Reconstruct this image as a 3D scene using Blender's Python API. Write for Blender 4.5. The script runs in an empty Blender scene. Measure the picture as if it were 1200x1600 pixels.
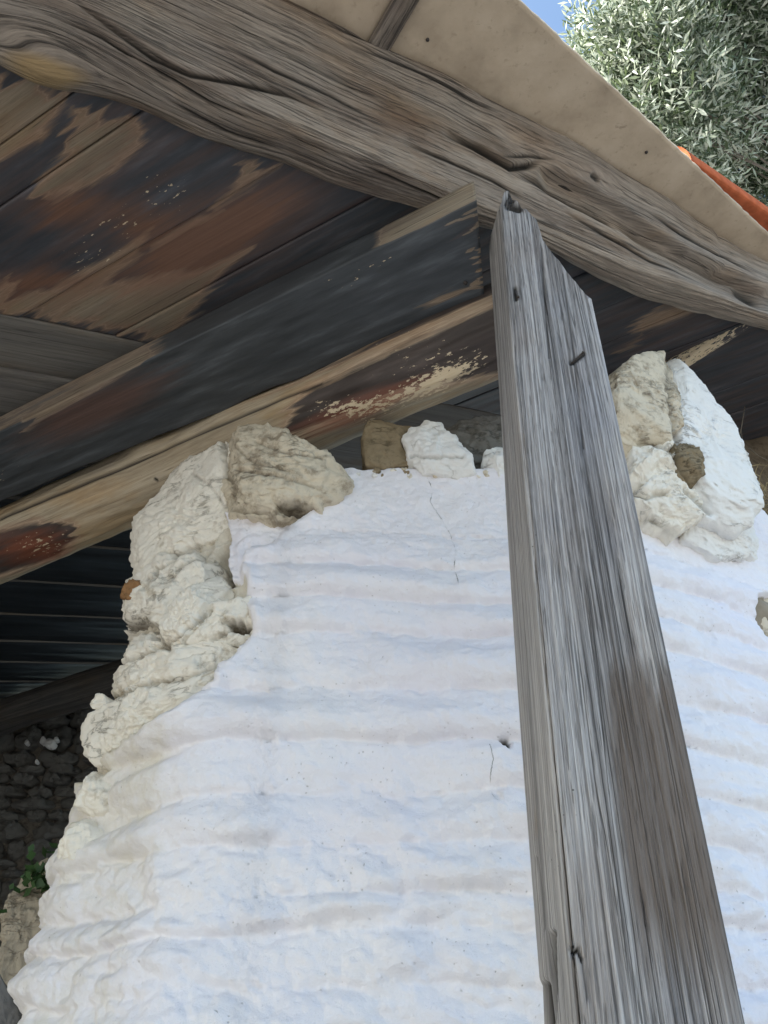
import bpy, math, random
import numpy as np
from math import radians, sin, cos, pi
random.seed(7)
rng = np.random.default_rng(7)
SC = bpy.context.scene
COL = SC.collection

# ------------------------------------------------------------------ camera, sky, sun, exposure
CAM_H = 1.6
PITCH = radians(41)
cam_d = bpy.data.cameras.new('camera')
cam = bpy.data.objects.new('camera', cam_d)
COL.objects.link(cam)
cam.location = (0, 0, CAM_H)
cam.rotation_euler = (radians(90) + PITCH, 0, 0)
cam_d.sensor_fit = 'VERTICAL'
cam_d.sensor_height = 36
cam_d.lens = 36 * 1209 / 1600
cam_d.clip_start = 0.02
cam_d.clip_end = 2000
SC.camera = cam

SUN = np.array([-0.72, -0.22, 0.66]); SUN /= np.linalg.norm(SUN)
w = bpy.data.worlds.new('World'); SC.world = w; w.use_nodes = True
nt = w.node_tree; nt.nodes.clear()
sk = nt.nodes.new('ShaderNodeTexSky'); sk.sky_type = 'NISHITA'; sk.sun_disc = False
sk.sun_elevation = math.asin(SUN[2]); sk.sun_rotation = math.atan2(SUN[0], SUN[1])
sk.air_density = 1.0; sk.dust_density = 2.0; sk.ozone_density = 0.0
bg = nt.nodes.new('ShaderNodeBackground'); bg.inputs[1].default_value = 0.13
wo = nt.nodes.new('ShaderNodeOutputWorld')
wb = nt.nodes.new('ShaderNodeMix'); wb.data_type = 'RGBA'; wb.blend_type = 'MULTIPLY'; wb.inputs[0].default_value = 1
wb.inputs[7].default_value = (.955, 1.04, 1.035, 1)
nt.links.new(sk.outputs[0], wb.inputs[6]); nt.links.new(wb.outputs[2], bg.inputs[0]); nt.links.new(bg.outputs[0], wo.inputs[0])
sl = bpy.data.lights.new('sun', 'SUN'); sl.energy = 5.0; sl.angle = radians(0.5); sl.color = (1, .95, .87)
so = bpy.data.objects.new('sun', sl); COL.objects.link(so)
import mathutils
so.rotation_euler = mathutils.Vector(SUN).to_track_quat('Z', 'Y').to_euler()
SC.view_settings.view_transform = 'Standard'
SC.view_settings.look = 'None'
SC.view_settings.exposure = 1.58
SC.view_settings.gamma = 1
SC.view_settings.use_curve_mapping = False
SC.render.engine = 'CYCLES'
SC.cycles.max_bounces = 8
SC.cycles.diffuse_bounces = 6

# ------------------------------------------------------------------ photo geometry helpers (relative to the camera point)
cP, sP, FPX = cos(PITCH), sin(PITCH), 1209.0
UP = np.array([0, 0, CAM_H])
def ray(px, py):
    u = (px - 600) / FPX; v = (800 - py) / FPX
    return np.array([u, cP - v * sP, sP + v * cP])
def project(P):
    X, Y, Z = P[..., 0], P[..., 1], P[..., 2]
    f = Y * cP + Z * sP; upc = -Y * sP + Z * cP
    f = np.where(f < .02, .02, f)
    return 600 + FPX * X / f, 800 - FPX * upc / f
def nrm(v): v = np.asarray(v, float); return v / np.linalg.norm(v)
D1 = nrm([-.874, .486, 0])            # joists and roof boards
D2 = nrm([1.07, .51, .27])            # big eave timber
N = np.cross(D1, D2); N = nrm(N if N[2] > 0 else -N)   # roof normal
P0 = np.array([.057, .858, 1.68])
E1 = nrm(np.cross(N, D1))             # across the joists, within the roof
E2 = nrm(np.cross(N, D2))
if E1 @ D2 < 0: E1 = -E1
if E2 @ D1 < 0: E2 = -E2
def on_roof(px, py, h=0.0):
    r = ray(px, py); return r * ((N @ P0 + h) / (N @ r))
def on_plane(px, py, p, n):
    r = ray(px, py); return r * ((np.dot(p, n)) / (np.dot(r, n)))
def on_z(px, py, z):
    r = ray(px, py); return r * (z / r[2])
def on_y(px, py, y):
    r = ray(px, py); return r * (y / r[1])

# ------------------------------------------------------------------ noise
_perm = rng.permutation(256); _perm = np.concatenate([_perm, _perm, _perm])
_g = rng.normal(size=(256, 3)); _g /= np.linalg.norm(_g, axis=1)[:, None]
def pn(P):
    P = np.asarray(P, float); sh = P.shape[:-1]; P = P.reshape(-1, 3)
    i = np.floor(P).astype(int); f = P - i; i &= 255
    u = f * f * f * (f * (f * 6 - 15) + 10)
    out = 0
    for dx in (0, 1):
        for dy in (0, 1):
            for dz in (0, 1):
                h = _perm[_perm[_perm[i[:, 0] + dx] + i[:, 1] + dy] + i[:, 2] + dz]
                g = _g[h]
                d = g[:, 0] * (f[:, 0] - dx) + g[:, 1] * (f[:, 1] - dy) + g[:, 2] * (f[:, 2] - dz)
                wx = u[:, 0] if dx else 1 - u[:, 0]
                wy = u[:, 1] if dy else 1 - u[:, 1]
                wz = u[:, 2] if dz else 1 - u[:, 2]
                out = out + d * wx * wy * wz
    return (out * 1.5).reshape(sh)
def fbm(P, o=4, gain=.5):
    a = 1; t = 0; P = np.asarray(P, float)
    for k in range(o):
        t = t + a * pn(P * 2 ** k + 17.3 * k); a *= gain
    return t
def ridged(P, o=4):
    a = 1; t = 0; P = np.asarray(P, float)
    for k in range(o):
        t = t + a * (1 - np.abs(pn(P * 2 ** k + 9.1 * k)) * 2); a *= .5
    return t / 1.9
def sstep(a, b, x):
    t = np.clip((x - a) / (b - a), 0, 1); return t * t * (3 - 2 * t)
def seg_dist(px, py, a, b):
    ax, ay = a; bx, by = b
    dx, dy = bx - ax, by - ay; L = dx * dx + dy * dy + 1e-9
    t = np.clip(((px - ax) * dx + (py - ay) * dy) / L, 0, 1)
    return np.hypot(px - ax - t * dx, py - ay - t * dy), t
def pl_dist(px, py, pts):
    d = np.full(px.shape, 1e9); T = np.zeros(px.shape); n = len(pts) - 1
    for k in range(n):
        dd, t = seg_dist(px, py, pts[k], pts[k + 1])
        m = dd < d; d = np.where(m, dd, d); T = np.where(m, (k + t) / n, T)
    return d, T
def poly_sd(px, py, poly):
    ins = np.zeros(px.shape, bool); d = np.full(px.shape, 1e9); n = len(poly)
    for k in range(n):
        a, b = poly[k], poly[(k + 1) % n]
        dd, _ = seg_dist(px, py, a, b); d = np.minimum(d, dd)
        c = ((a[1] > py) != (b[1] > py)) & (px < (b[0] - a[0]) * (py - a[1]) / (b[1] - a[1] + 1e-12) + a[0])
        ins ^= c
    return np.where(ins, d, -d)
def grid_normals(P, closed_u):
    if closed_u:
        du = np.roll(P, -1, 0) - np.roll(P, 1, 0)
    else:
        du = np.gradient(P, axis=0)
    dv = np.gradient(P, axis=1)
    n = np.cross(du, dv); l = np.linalg.norm(n, axis=-1, keepdims=True)
    return n / np.maximum(l, 1e-12)

# ------------------------------------------------------------------ object helpers
def props(o, label=None, cat=None, group=None, kind=None):
    if label: o['label'] = label
    if cat: o['category'] = cat
    if group: o['group'] = group
    if kind or cat: o['kind'] = kind or 'thing'
    return o
def empty(name, loc, label=None, cat=None, group=None):
    o = bpy.data.objects.new(name, None); COL.objects.link(o); o.location = loc
    return props(o, label, cat, group)
def mk(name, V, F, mat, parent=None, smooth=True, attrs=None, origin=None, fmat=None):
    """V camera-relative points, F list/array of faces (quads or tris, or a list of arrays)"""
    V = np.asarray(V, float).reshape(-1, 3) + UP
    if origin is None:
        lo, hi = V.min(0), V.max(0); origin = np.array([(lo[0] + hi[0]) / 2, (lo[1] + hi[1]) / 2, lo[2]])
    base = np.array(origin, float)
    me = bpy.data.meshes.new(name)
    if not isinstance(F, list): F = [F]
    loops = np.concatenate([np.asarray(f).ravel() for f in F]).astype(np.int32)
    tot = np.concatenate([np.full(len(f), np.asarray(f).shape[1]) for f in F]).astype(np.int32)
    start = np.concatenate([[0], np.cumsum(tot)[:-1]]).astype(np.int32)
    me.vertices.add(len(V)); me.vertices.foreach_set('co', (V - base).astype(np.float32).ravel())
    me.loops.add(len(loops)); me.loops.foreach_set('vertex_index', loops)
    me.polygons.add(len(tot)); me.polygons.foreach_set('loop_start', start); me.polygons.foreach_set('loop_total', tot)
    me.update(calc_edges=True); me.validate()
    if smooth: me.polygons.foreach_set('use_smooth', np.ones(len(me.polygons), bool))
    for k, a in (attrs or {}).items():
        a = np.asarray(a, np.float32)
        if a.size == 3 * len(V):
            at = me.attributes.new(k, 'FLOAT_VECTOR', 'POINT'); at.data.foreach_set('vector', a.ravel())
        else:
            at = me.attributes.new(k, 'FLOAT', 'POINT'); at.data.foreach_set('value', a.ravel())
    me.materials.append(mat)
    o = bpy.data.objects.new(name, me); COL.objects.link(o)
    if parent is not None:
        o.parent = parent; o.location = base - np.array(parent_world(parent))
    else:
        o.location = base
    return o
def parent_world(p):
    l = np.array(p.location)
    while p.parent is not None:
        p = p.parent; l = l + np.array(p.location)
    return l
def gq(nu, nv, closed_u=False, flip=False):
    iu = np.arange(nu if closed_u else nu - 1); iv = np.arange(nv - 1)
    U, W = np.meshgrid(iu, iv, indexing='ij'); U2 = (U + 1) % nu
    q = np.stack([U * nv + W, U2 * nv + W, U2 * nv + W + 1, U * nv + W + 1], -1).reshape(-1, 4)
    return q[:, ::-1] if flip else q
def sweep_mesh(P, attrs):
    """P[nu(closed ring), nv(along)] -> verts, faces with end caps (fan about the ring's centre)"""
    nu, nv = P.shape[:2]
    V = P.reshape(-1, 3); F = [gq(nu, nv, True)]
    c0 = P[:, 0].mean(0); c1 = P[:, -1].mean(0)
    n = len(V); V = np.vstack([V, c0, c1])
    i = np.arange(nu); j = (i + 1) % nu
    F.append(np.stack([np.full(nu, n), j * nv, i * nv], -1))
    F.append(np.stack([np.full(nu, n + 1), i * nv + nv - 1, j * nv + nv - 1], -1))
    A = {}
    for k, a in attrs.items():
        a = np.asarray(a)
        if a.ndim == 3:
            A[k] = np.vstack([a.reshape(-1, 3), a[:, 0].mean(0), a[:, -1].mean(0)])
        else:
            A[k] = np.concatenate([a.ravel(), [a[:, 0].mean(), a[:, -1].mean()]])
    return V, F, A
def rect_ring(wd, th, step=.01, rnd=.004, fine=None):
    """closed rectangle outline (a across, b depth), a 0..wd, b 0..th, starting along the underside b=0"""
    st = fine or step
    na = max(2, int(wd / st)); nb = max(1, int(th / step) + 1); nt_ = max(2, int(wd / .04))
    a = np.concatenate([np.linspace(rnd, wd - rnd, na + 1), np.full(nb + 1, wd), np.linspace(wd - rnd, rnd, nt_ + 1), np.zeros(nb + 1)])
    b = np.concatenate([np.zeros(na + 1), np.linspace(rnd, th - rnd, nb + 1), np.full(nt_ + 1, th), np.linspace(th - rnd, rnd, nb + 1)])
    return a, b

# ------------------------------------------------------------------ materials
class NT:
    def __init__(s, name):
        s.m = bpy.data.materials.new(name); s.m.use_nodes = True
        s.t = s.m.node_tree; s.t.nodes.clear()
        s.out = s.n('ShaderNodeOutputMaterial'); s.b = s.n('ShaderNodeBsdfPrincipled')
        s.l(s.b.outputs[0], s.out.inputs[0])
    def n(s, t, **k):
        x = s.t.nodes.new(t)
        for a, v in k.items(): setattr(x, a, v)
        return x
    def l(s, a, b): s.t.links.new(a, b)
    def val(s, sock, v):
        if hasattr(v, 'is_linked') or hasattr(v, 'node'): s.l(v, sock)
        else: sock.default_value = v
    def attr(s, name, out=2):
        x = s.n('ShaderNodeAttribute'); x.attribute_name = name; return x.outputs[out]
    def vec(s, name): return s.attr(name, 1)
    def math(s, op, a, b=0.0, clamp=False):
        x = s.n('ShaderNodeMath', operation=op); x.use_clamp = clamp
        s.val(x.inputs[0], a); s.val(x.inputs[1], b); return x.outputs[0]
    def vmul(s, v, k, add=(0, 0, 0)):
        x = s.n('ShaderNodeVectorMath', operation='MULTIPLY_ADD')
        s.val(x.inputs[0], v); x.inputs[1].default_value = k; x.inputs[2].default_value = add; return x.outputs[0]
    def noise(s, v, scale, detail=4, rough=.55, dist=0):
        x = s.n('ShaderNodeTexNoise'); s.val(x.inputs['Vector'], v)
        s.val(x.inputs['Scale'], scale); x.inputs['Detail'].default_value = detail
        x.inputs['Roughness'].default_value = rough; x.inputs['Distortion'].default_value = dist
        return x.outputs[0]
    def vor(s, v, scale, feature='F1', rand=1.0):
        x = s.n('ShaderNodeTexVoronoi', feature=feature); s.val(x.inputs['Vector'], v)
        x.inputs['Scale'].default_value = scale; x.inputs['Randomness'].default_value = rand; return x.outputs[0]
    def ramp(s, f, stops, interp='LINEAR'):
        x = s.n('ShaderNodeValToRGB'); x.color_ramp.interpolation = interp
        e = x.color_ramp.elements
        while len(e) < len(stops): e.new(.5)
        for k, (p, c) in enumerate(stops):
            e[k].position = p; e[k].color = (c, c, c, 1) if isinstance(c, (int, float)) else (*c, 1)
        s.val(x.inputs[0], f); return x.outputs[0]
    def mix(s, f, a, b, blend='MIX'):
        x = s.n('ShaderNodeMix', data_type='RGBA', blend_type=blend)
        s.val(x.inputs[0], f)
        for i, v in ((6, a), (7, b)):
            if isinstance(v, tuple): x.inputs[i].default_value = (*v, 1)
            else: s.l(v, x.inputs[i])
        return x.outputs[2]
    def mr(s, f, a, b, c=0., d=1.):
        x = s.n('ShaderNodeMapRange'); s.val(x.inputs[0], f)
        for i, v in enumerate((a, b, c, d)): x.inputs[i + 1].default_value = v
        return x.outputs[0]
    def mixv(s, v):
        x = s.n('ShaderNodeTexNoise'); s.l(v, x.inputs['Vector']); x.inputs['Scale'].default_value = 25
        return s.vmul2(v, x.outputs['Color'], .03)
    def vmul2(s, v, c, k):
        y = s.n('ShaderNodeVectorMath', operation='MULTIPLY_ADD'); s.l(c, y.inputs[0]); y.inputs[1].default_value = (k, k, k); s.l(v, y.inputs[2]); return y.outputs[0]
    def bump(s, h, strength, dist, prev=None):
        x = s.n('ShaderNodeBump'); s.val(x.inputs['Strength'], strength); x.inputs['Distance'].default_value = dist
        s.l(h, x.inputs['Height'])
        if prev is not None: s.l(prev, x.inputs['Normal'])
        return x.outputs[0]
    def done(s, col, rough=.8, normal=None, spec=.3):
        s.val(s.b.inputs['Base Color'], col if not isinstance(col, tuple) else (*col, 1))
        s.val(s.b.inputs['Roughness'], rough)
        s.b.inputs['Specular IOR Level'].default_value = spec
        if normal is not None: s.l(normal, s.b.inputs['Normal'])
        return s.m

def wood(name, dark, mid, light, ring=230., warp=.012, contrast=1., tint=None, paint_col=(.028, .034, .042), red_col=(.13, .05, .03),
         rough=.78, bump=.6, fibre=1.0, ragged=.30, yellow=(.36, .25, .12), checks=.42, halo_k=.45, pith=(.011, .09), warmtint=(1., .86, .70)):
    """weathered timber: gc = (along, across, depth) in metres; paint/red/flake/bare point attributes place its stains"""
    s = NT(name); g = s.vec('gc')
    wv = s.noise(s.vmul(g, (2.2, 9, 9)), 1, 3)
    w2 = s.noise(s.vmul(g, (.9, 14, 14), (3, 1, 7)), 1, 2)
    sep = s.n('ShaderNodeSeparateXYZ'); s.l(g, sep.inputs[0])
    rad = s.math('SQRT', s.math('ADD', s.math('POWER', s.math('ADD', sep.outputs[1], pith[0]), 2), s.math('POWER', s.math('ADD', sep.outputs[2], pith[1]), 2)))
    r = s.math('ADD', rad, s.math('MULTIPLY', s.math('SUBTRACT', wv, .5), warp * 2))
    r = s.math('ADD', r, s.math('MULTIPLY', s.math('SUBTRACT', w2, .5), warp * 2.4))
    rings = s.noise(s.n1(r, ring), 1, 2, .6) if hasattr(s, 'n1') else None
    comb = s.n('ShaderNodeCombineXYZ'); s.l(s.math('MULTIPLY', r, ring), comb.inputs[1]); s.l(s.math('MULTIPLY', sep.outputs[0], 1.2), comb.inputs[0])
    rings = s.noise(comb.outputs[0], 1, 3, .62)
    fib = s.noise(s.vmul(g, (20, 480, 480)), 1, 3, .65)
    dash = s.mr(s.noise(s.vmul(g, (13, 300, 300), (2, 9, 4)), 1, 3, .6), .58, .66)
    drift = s.noise(s.vmul(g, (2.6, 7, 7), (6, 1, 3)), 1, 5, .62)
    band = s.noise(s.vmul(g, (.7, 27, 27), (5, 2, 0)), 1, 4)
    blot = s.noise(s.vmul(g, (4, 13, 13), (9, 4, 0)), 1, 5)
    f = s.math('ADD', s.math('MULTIPLY', s.math('SUBTRACT', rings, .5), 1.5 * contrast), s.math('MULTIPLY', s.math('SUBTRACT', fib, .5), .55 * fibre))
    f = s.math('ADD', f, s.math('MULTIPLY', s.math('SUBTRACT', band, .5), 1.0))
    f = s.math('ADD', f, .5, True)
    col = s.ramp(f, [(.08, dark), (.5, mid), (.92, light)])
    col = s.mix(s.math('MULTIPLY', dash, .62 * fibre / 2), col, tuple(c * .55 for c in dark))
    col = s.mix(s.mr(drift, .50, .68), col, warmtint, 'MULTIPLY')
    col = s.mix(s.math('MULTIPLY', s.mr(drift, .46, .34), .5), col, (.78, .82, .92), 'MULTIPLY')
    if tint: col = s.mix(s.mr(blot, .45, .7), col, tint, 'MULTIPLY')
    col = s.mix(s.math('MULTIPLY', s.attr('pale'), .75), col, s.mix(f, tuple(c * .8 for c in mid), tuple(min(1, c * 1.45) for c in light)))  # pale: brightness of lit faces put into the wood colour
    # long drying checks
    chk = s.noise(s.vmul(g, (1.1, 75, 75), (1, 8, 3)), 1, 2, .5, .2)
    chm = s.mr(s.math('ABSOLUTE', s.math('SUBTRACT', chk, .585)), .0, .018, 1, 0)
    chm = s.math('MULTIPLY', chm, s.mr(s.noise(s.vmul(g, (2, 6, 6), (4, 4, 4)), 1, 1), checks, checks + .1))
    col = s.mix(s.math('MULTIPLY', chm, .75), col, tuple(c * .35 for c in dark))
    bug = s.math('MULTIPLY', s.mr(s.vor(s.vmul(g, (70, 70, 70)), 1), .04, .10, 1, 0), s.mr(s.noise(s.vmul(g, (5, 12, 12)), 1, 2), .60, .66))
    col = s.mix(s.math('MULTIPLY', bug, .85), col, (.02, .016, .012))
    # bare yellow sapwood
    bare = s.math('ADD', s.attr('bare'), s.math('MULTIPLY', s.math('SUBTRACT', blot, .5), .5))
    bm = s.mr(bare, .4, .75)
    col = s.mix(s.math('MULTIPLY', bm, .9), col, s.mix(f, tuple(c * .75 for c in yellow), yellow))
    # old paint / char film with ragged ends
    rag = s.noise(s.vmul(g, (11, 120, 120)), 1, 6, .66)
    rag2 = s.noise(s.vmul(g, (2.6, 34, 34), (2, 2, 9)), 1, 5, .62)
    pm0 = s.math('ADD', s.attr('paint'), s.math('MULTIPLY', s.math('SUBTRACT', rag, .5), ragged))
    pm0 = s.math('ADD', pm0, s.math('MULTIPLY', s.math('SUBTRACT', rag2, .5), ragged * 1.7))
    pm = s.mr(pm0, .405, .58)
    rim = s.math('MULTIPLY', s.mr(s.math('ABSOLUTE', s.math('SUBTRACT', pm0, .40)), 0, .045, 1, 0), .22)
    halo = s.math('MULTIPLY', s.mr(pm0, .14, .5), s.math('SUBTRACT', 1.0, pm))
    col = s.mix(s.math('MULTIPLY', halo, halo_k), col, tuple(min(1, c * 1.7) for c in red_col), 'MIX')
    col = s.mix(rim, col, tuple(min(1, c * 1.35) for c in light))
    pv = s.noise(s.vmul(g, (5, 30, 30), (7, 7, 7)), 1, 5, .6)
    pcol = s.ramp(pv, [(.3, tuple(c * .6 for c in paint_col)), (.55, paint_col), (.8, tuple(c * 2.0 for c in paint_col))])
    redm = s.math('ADD', s.attr('red'), s.math('MULTIPLY', s.math('SUBTRACT', rag2, .5), .8))
    pcol = s.mix(s.mr(redm, .25, .85), pcol, s.mix(f, tuple(c * .6 for c in red_col), tuple(c * 1.5 for c in red_col)))
    col = s.mix(pm, col, pcol)
    redn = s.math('MULTIPLY', s.mr(redm, .30, .9), .8)
    col = s.mix(s.math('MULTIPLY', redn, s.math('SUBTRACT', 1.0, pm)), col, tuple(min(1, c * 1.6) for c in red_col))
    # pale flakes
    fv = s.noise(s.vmul(g, (48, 120, 120)), 1, 4, .62)
    fl = s.math('ADD', fv, s.math('MULTIPLY', s.attr('flake'), .32))
    fm = s.math('MULTIPLY', s.mr(fl, .70, .735), s.mr(s.attr('flake'), .02, .12))
    col = s.mix(fm, col, s.mix(rag, (.50, .36, .20), (.75, .66, .5)))
    gouge = s.attr('dirt')
    col = s.mix(s.mr(gouge, .1, .8), col, (.03, .025, .02))  # carved cracks and grooves take a dark colour
    h = s.math('ADD', s.math('MULTIPLY', f, .8), s.math('MULTIPLY', fib, .35))
    h = s.math('SUBTRACT', h, s.math('MULTIPLY', chm, .7)); h = s.math('SUBTRACT', h, s.math('MULTIPLY', dash, .5))
    h = s.math('ADD', s.math('MULTIPLY', h, s.math('SUBTRACT', 1.0, s.math('MULTIPLY', pm, .72))), s.math('ADD', s.math('MULTIPLY', pm, .45), s.math('MULTIPLY', fm, .7)))
    ro = s.math('SUBTRACT', rough, s.math('MULTIPLY', pm, .25))
    return s.done(col, ro, s.bump(h, bump, .0022), .35)

M = {}
M['post'] = wood('post_wood', (.085, .078, .074), (.285, .270, .262), (.50, .48, .465), ring=250, warp=.0042, contrast=1.45, bump=1.2, tint=(.84, .80, .77), fibre=1.15, warmtint=(1., .94, .88), red_col=(.078, .059, .046), checks=.46, pith=(.085, .03))
M['beam'] = wood('beam_wood', (.080, .067, .058), (.245, .205, .168), (.395, .335, .275), ring=300, warp=.008, contrast=.70, bump=1.3, tint=(.62, .55, .52), fibre=1.6, checks=.30)
M['log'] = wood('log_wood', (.24, .185, .12), (.43, .355, .25), (.58, .50, .375), ring=110, warp=.02, contrast=.5, bump=.5, paint_col=(.065, .05, .044), red_col=(.17, .06, .035))
M['board'] = wood('board_wood', (.13, .10, .068), (.225, .178, .125), (.32, .26, .19), ring=170, warp=.010, contrast=.55, bump=.4, paint_col=(.056, .060, .070), red_col=(.15, .080, .054), ragged=.40, halo_k=.6)
M['joist'] = wood('joist_wood', (.13, .105, .08), (.25, .205, .15), (.38, .32, .24), ring=170, warp=.012, contrast=.7, bump=.5, paint_col=(.064, .070, .076), red_col=(.105, .066, .056), ragged=.34)
M['rearboard'] = wood('rear_board_wood', (.12, .11, .10), (.165, .155, .14), (.23, .215, .195), ring=170, warp=.010, contrast=.55, bump=.4, paint_col=(.022, .028, .034), red_col=(.05, .04, .035), ragged=.2)  # darker copy of the board wood, rear shade put into its paint colour
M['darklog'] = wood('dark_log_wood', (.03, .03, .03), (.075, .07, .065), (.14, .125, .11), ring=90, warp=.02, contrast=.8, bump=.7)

def plaster_mat():
    s = NT('lime_plaster'); tc = s.n('ShaderNodeTexCoord').outputs['Object']
    big = s.noise(tc, 4.5, 4); med = s.noise(tc, 26, 5, .6); fine = s.noise(tc, 210, 4, .65); grit = s.noise(tc, 620, 2, .6)
    col = s.ramp(big, [(.3, (.82, .80, .85)), (.55, (.85, .83, .855)), (.75, (.86, .83, .83))])
    col = s.mix(s.math('MULTIPLY', s.mr(med, .56, .75), .30), col, (.70, .675, .66))
    grime = s.math('MULTIPLY', s.mr(s.noise(s.vmul(tc, (9, 9, 3)), 1, 6, .68), .60, .74), .22)
    col = s.mix(grime, col, (.64, .61, .56))
    cream = s.math('ADD', s.attr('cream'), s.math('MULTIPLY', s.math('SUBTRACT', med, .5), .7))
    col = s.mix(s.mr(cream, .25, .8), col, s.mix(fine, (.62, .56, .45), (.80, .76, .67)))
    raw = s.math('ADD', s.attr('raw'), s.math('MULTIPLY', s.math('SUBTRACT', med, .5), .5))
    col = s.mix(s.mr(raw, .4, .7), col, s.mix(med, (.20, .165, .12), (.42, .37, .29)))
    pit = s.math('MULTIPLY', s.mr(s.vor(s.mixv(tc), 75), .0, .15, 1, 0), s.mr(s.noise(tc, 11, 2), .44, .60))
    col = s.mix(s.math('MULTIPLY', pit, .6), col, (.30, .26, .22))
    crk = s.math('ADD', s.math('ABSOLUTE', s.math('ADD', s.attr('crack'), s.math('MULTIPLY', s.math('SUBTRACT', fine, .5), 5.0))), s.mr(s.noise(tc, 30, 2), .4, .62, 0, 1.0))
    ck = s.mr(crk, .35, 1.15, 1, 0)
    col = s.mix(s.math('MULTIPLY', ck, .7), col, (.16, .15, .13))
    col = s.mix(s.mr(s.attr('dirt'), .2, .8), col, (.07, .06, .05))
    h = s.math('ADD', s.math('MULTIPLY', med, .9), s.math('ADD', s.math('MULTIPLY', fine, .42), s.math('MULTIPLY', grit, .16)))
    h = s.math('ADD', h, s.math('MULTIPLY', s.mr(s.noise(tc, 85, 5, .7), .45, .62), .10)); h = s.math('SUBTRACT', h, s.math('MULTIPLY', pit, .55)); h = s.math('SUBTRACT', h, s.math('MULTIPLY', ck, .5))
    return s.done(col, .92, s.bump(h, .72, .006), .2)
M['plaster'] = plaster_mat()
def stone_mat(name, c1, c2, dirt, amount, scale=1., white=0.):
    s = NT(name); tc = s.n('ShaderNodeTexCoord').outputs['Object']
    gm = s.n('ShaderNodeNewGeometry').outputs['Position']
    a = s.noise(gm, 9 * scale, 6, .62, .3); b = s.noise(gm, 42 * scale, 6, .66); c = s.noise(gm, 230, 4, .65)
    col = s.mix(a, c1, c2)
    dm = s.mr(s.math('ADD', s.math('MULTIPLY', a, .5), s.math('MULTIPLY', b, .7)), .66 - amount, .80 - amount)
    col = s.mix(s.math('MULTIPLY', dm, .8), col, dirt)
    if white: col = s.mix(s.mr(s.noise(gm, 30, 5, .65), .62 - white * .3, .66 - white * .3), col, (.80, .79, .76))
    vein = s.mr(s.math('ABSOLUTE', s.math('SUBTRACT', s.noise(s.vmul(gm, (9, 9, 26)), 1, 5, .6, .5), .5)), 0, .022, 1, 0)
    vein = s.math('MULTIPLY', vein, s.mr(s.noise(gm, 8, 3), .48, .6))
    col = s.mix(s.math('MULTIPLY', vein, .55), col, tuple(x * .45 for x in dirt))
    col = s.mix(s.mr(s.math('ADD', s.attr('dirt'), s.math('MULTIPLY', s.math('SUBTRACT', b, .5), s.math('MULTIPLY', s.attr('dirt'), 1.2))), .12, .8), col, tuple(x * .32 for x in dirt))
    h = s.math('ADD', s.math('MULTIPLY', b, .7), s.math('MULTIPLY', c, .35)); h = s.math('SUBTRACT', h, s.math('MULTIPLY', vein, .6))
    return s.done(col, .93, s.bump(h, .7, .007), .2)
M['cream'] = stone_mat('whitewashed_stone', (.87, .825, .735), (.79, .735, .63), (.42, .35, .25), .0)
M['greystone'] = stone_mat('weathered_stone', (.74, .66, .52), (.53, .46, .35), (.27, .215, .15), .07)
M['brownstone'] = stone_mat('brown_stone', (.22, .17, .10), (.33, .26, .17), (.10, .08, .05), .05, 1.3, .0)
M['ochre'] = stone_mat('ochre_stone', (.36, .20, .09), (.24, .13, .06), (.10, .06, .03), .05)
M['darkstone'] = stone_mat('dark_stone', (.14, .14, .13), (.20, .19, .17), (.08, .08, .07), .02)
M['whitestone'] = stone_mat('white_limed_stone', (.82, .815, .80), (.80, .78, .73), (.50, .45, .37), -.04)
M['tanstone'] = stone_mat('tan_render', (.40, .34, .26), (.48, .42, .33), (.22, .18, .13), -.02)
M['slate'] = stone_mat('grey_slab_stone', (.13, .13, .13), (.17, .165, .16), (.09, .09, .09), .0)
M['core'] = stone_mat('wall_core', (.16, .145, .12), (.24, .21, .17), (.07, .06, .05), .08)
M['earth'] = stone_mat('bank_earth', (.11, .085, .06), (.18, .14, .095), (.06, .045, .03), .06)

def simple(name, c, rough=.7, var=.3, scale=60, spec=.3, bump=.3):
    s = NT(name); tc = s.n('ShaderNodeTexCoord').outputs['Object']
    a = s.noise(tc, scale, 5, .6); b = s.noise(tc, scale * .13, 4)
    f = s.math('ADD', s.math('MULTIPLY', a, .5), s.math('MULTIPLY', b, .5))
    col = s.ramp(f, [(.3, tuple(x * (1 - var) for x in c)), (.7, tuple(min(1, x * (1 + var)) for x in c))])
    return s.done(col, rough, s.bump(a, bump, .003), spec)
M['tile'] = simple('terracotta', (.46, .125, .055), .95, .35, 40, spec=.1, bump=.7)
M['iron'] = simple('rusty_iron', (.05, .042, .038), .6, .5, 200)
M['ground'] = simple('pale_ground', (.225, .222, .215), .95, .25, 6)
M['straw'] = simple('dry_straw', (.36, .28, .15), .8, .4, 30)
M['twig'] = simple('twig_bark', (.20, .17, .13), .85, .3, 120)
M['bark'] = simple('olive_bark', (.16, .14, .12), .9, .4, 40, bump=.8)
M['ivy'] = simple('ivy_leaf', (.045, .095, .03), .5, .4, 20)
M['suncover'] = simple('sun_cover_felt', (.20, .17, .14), .9, .2, 20)
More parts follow.
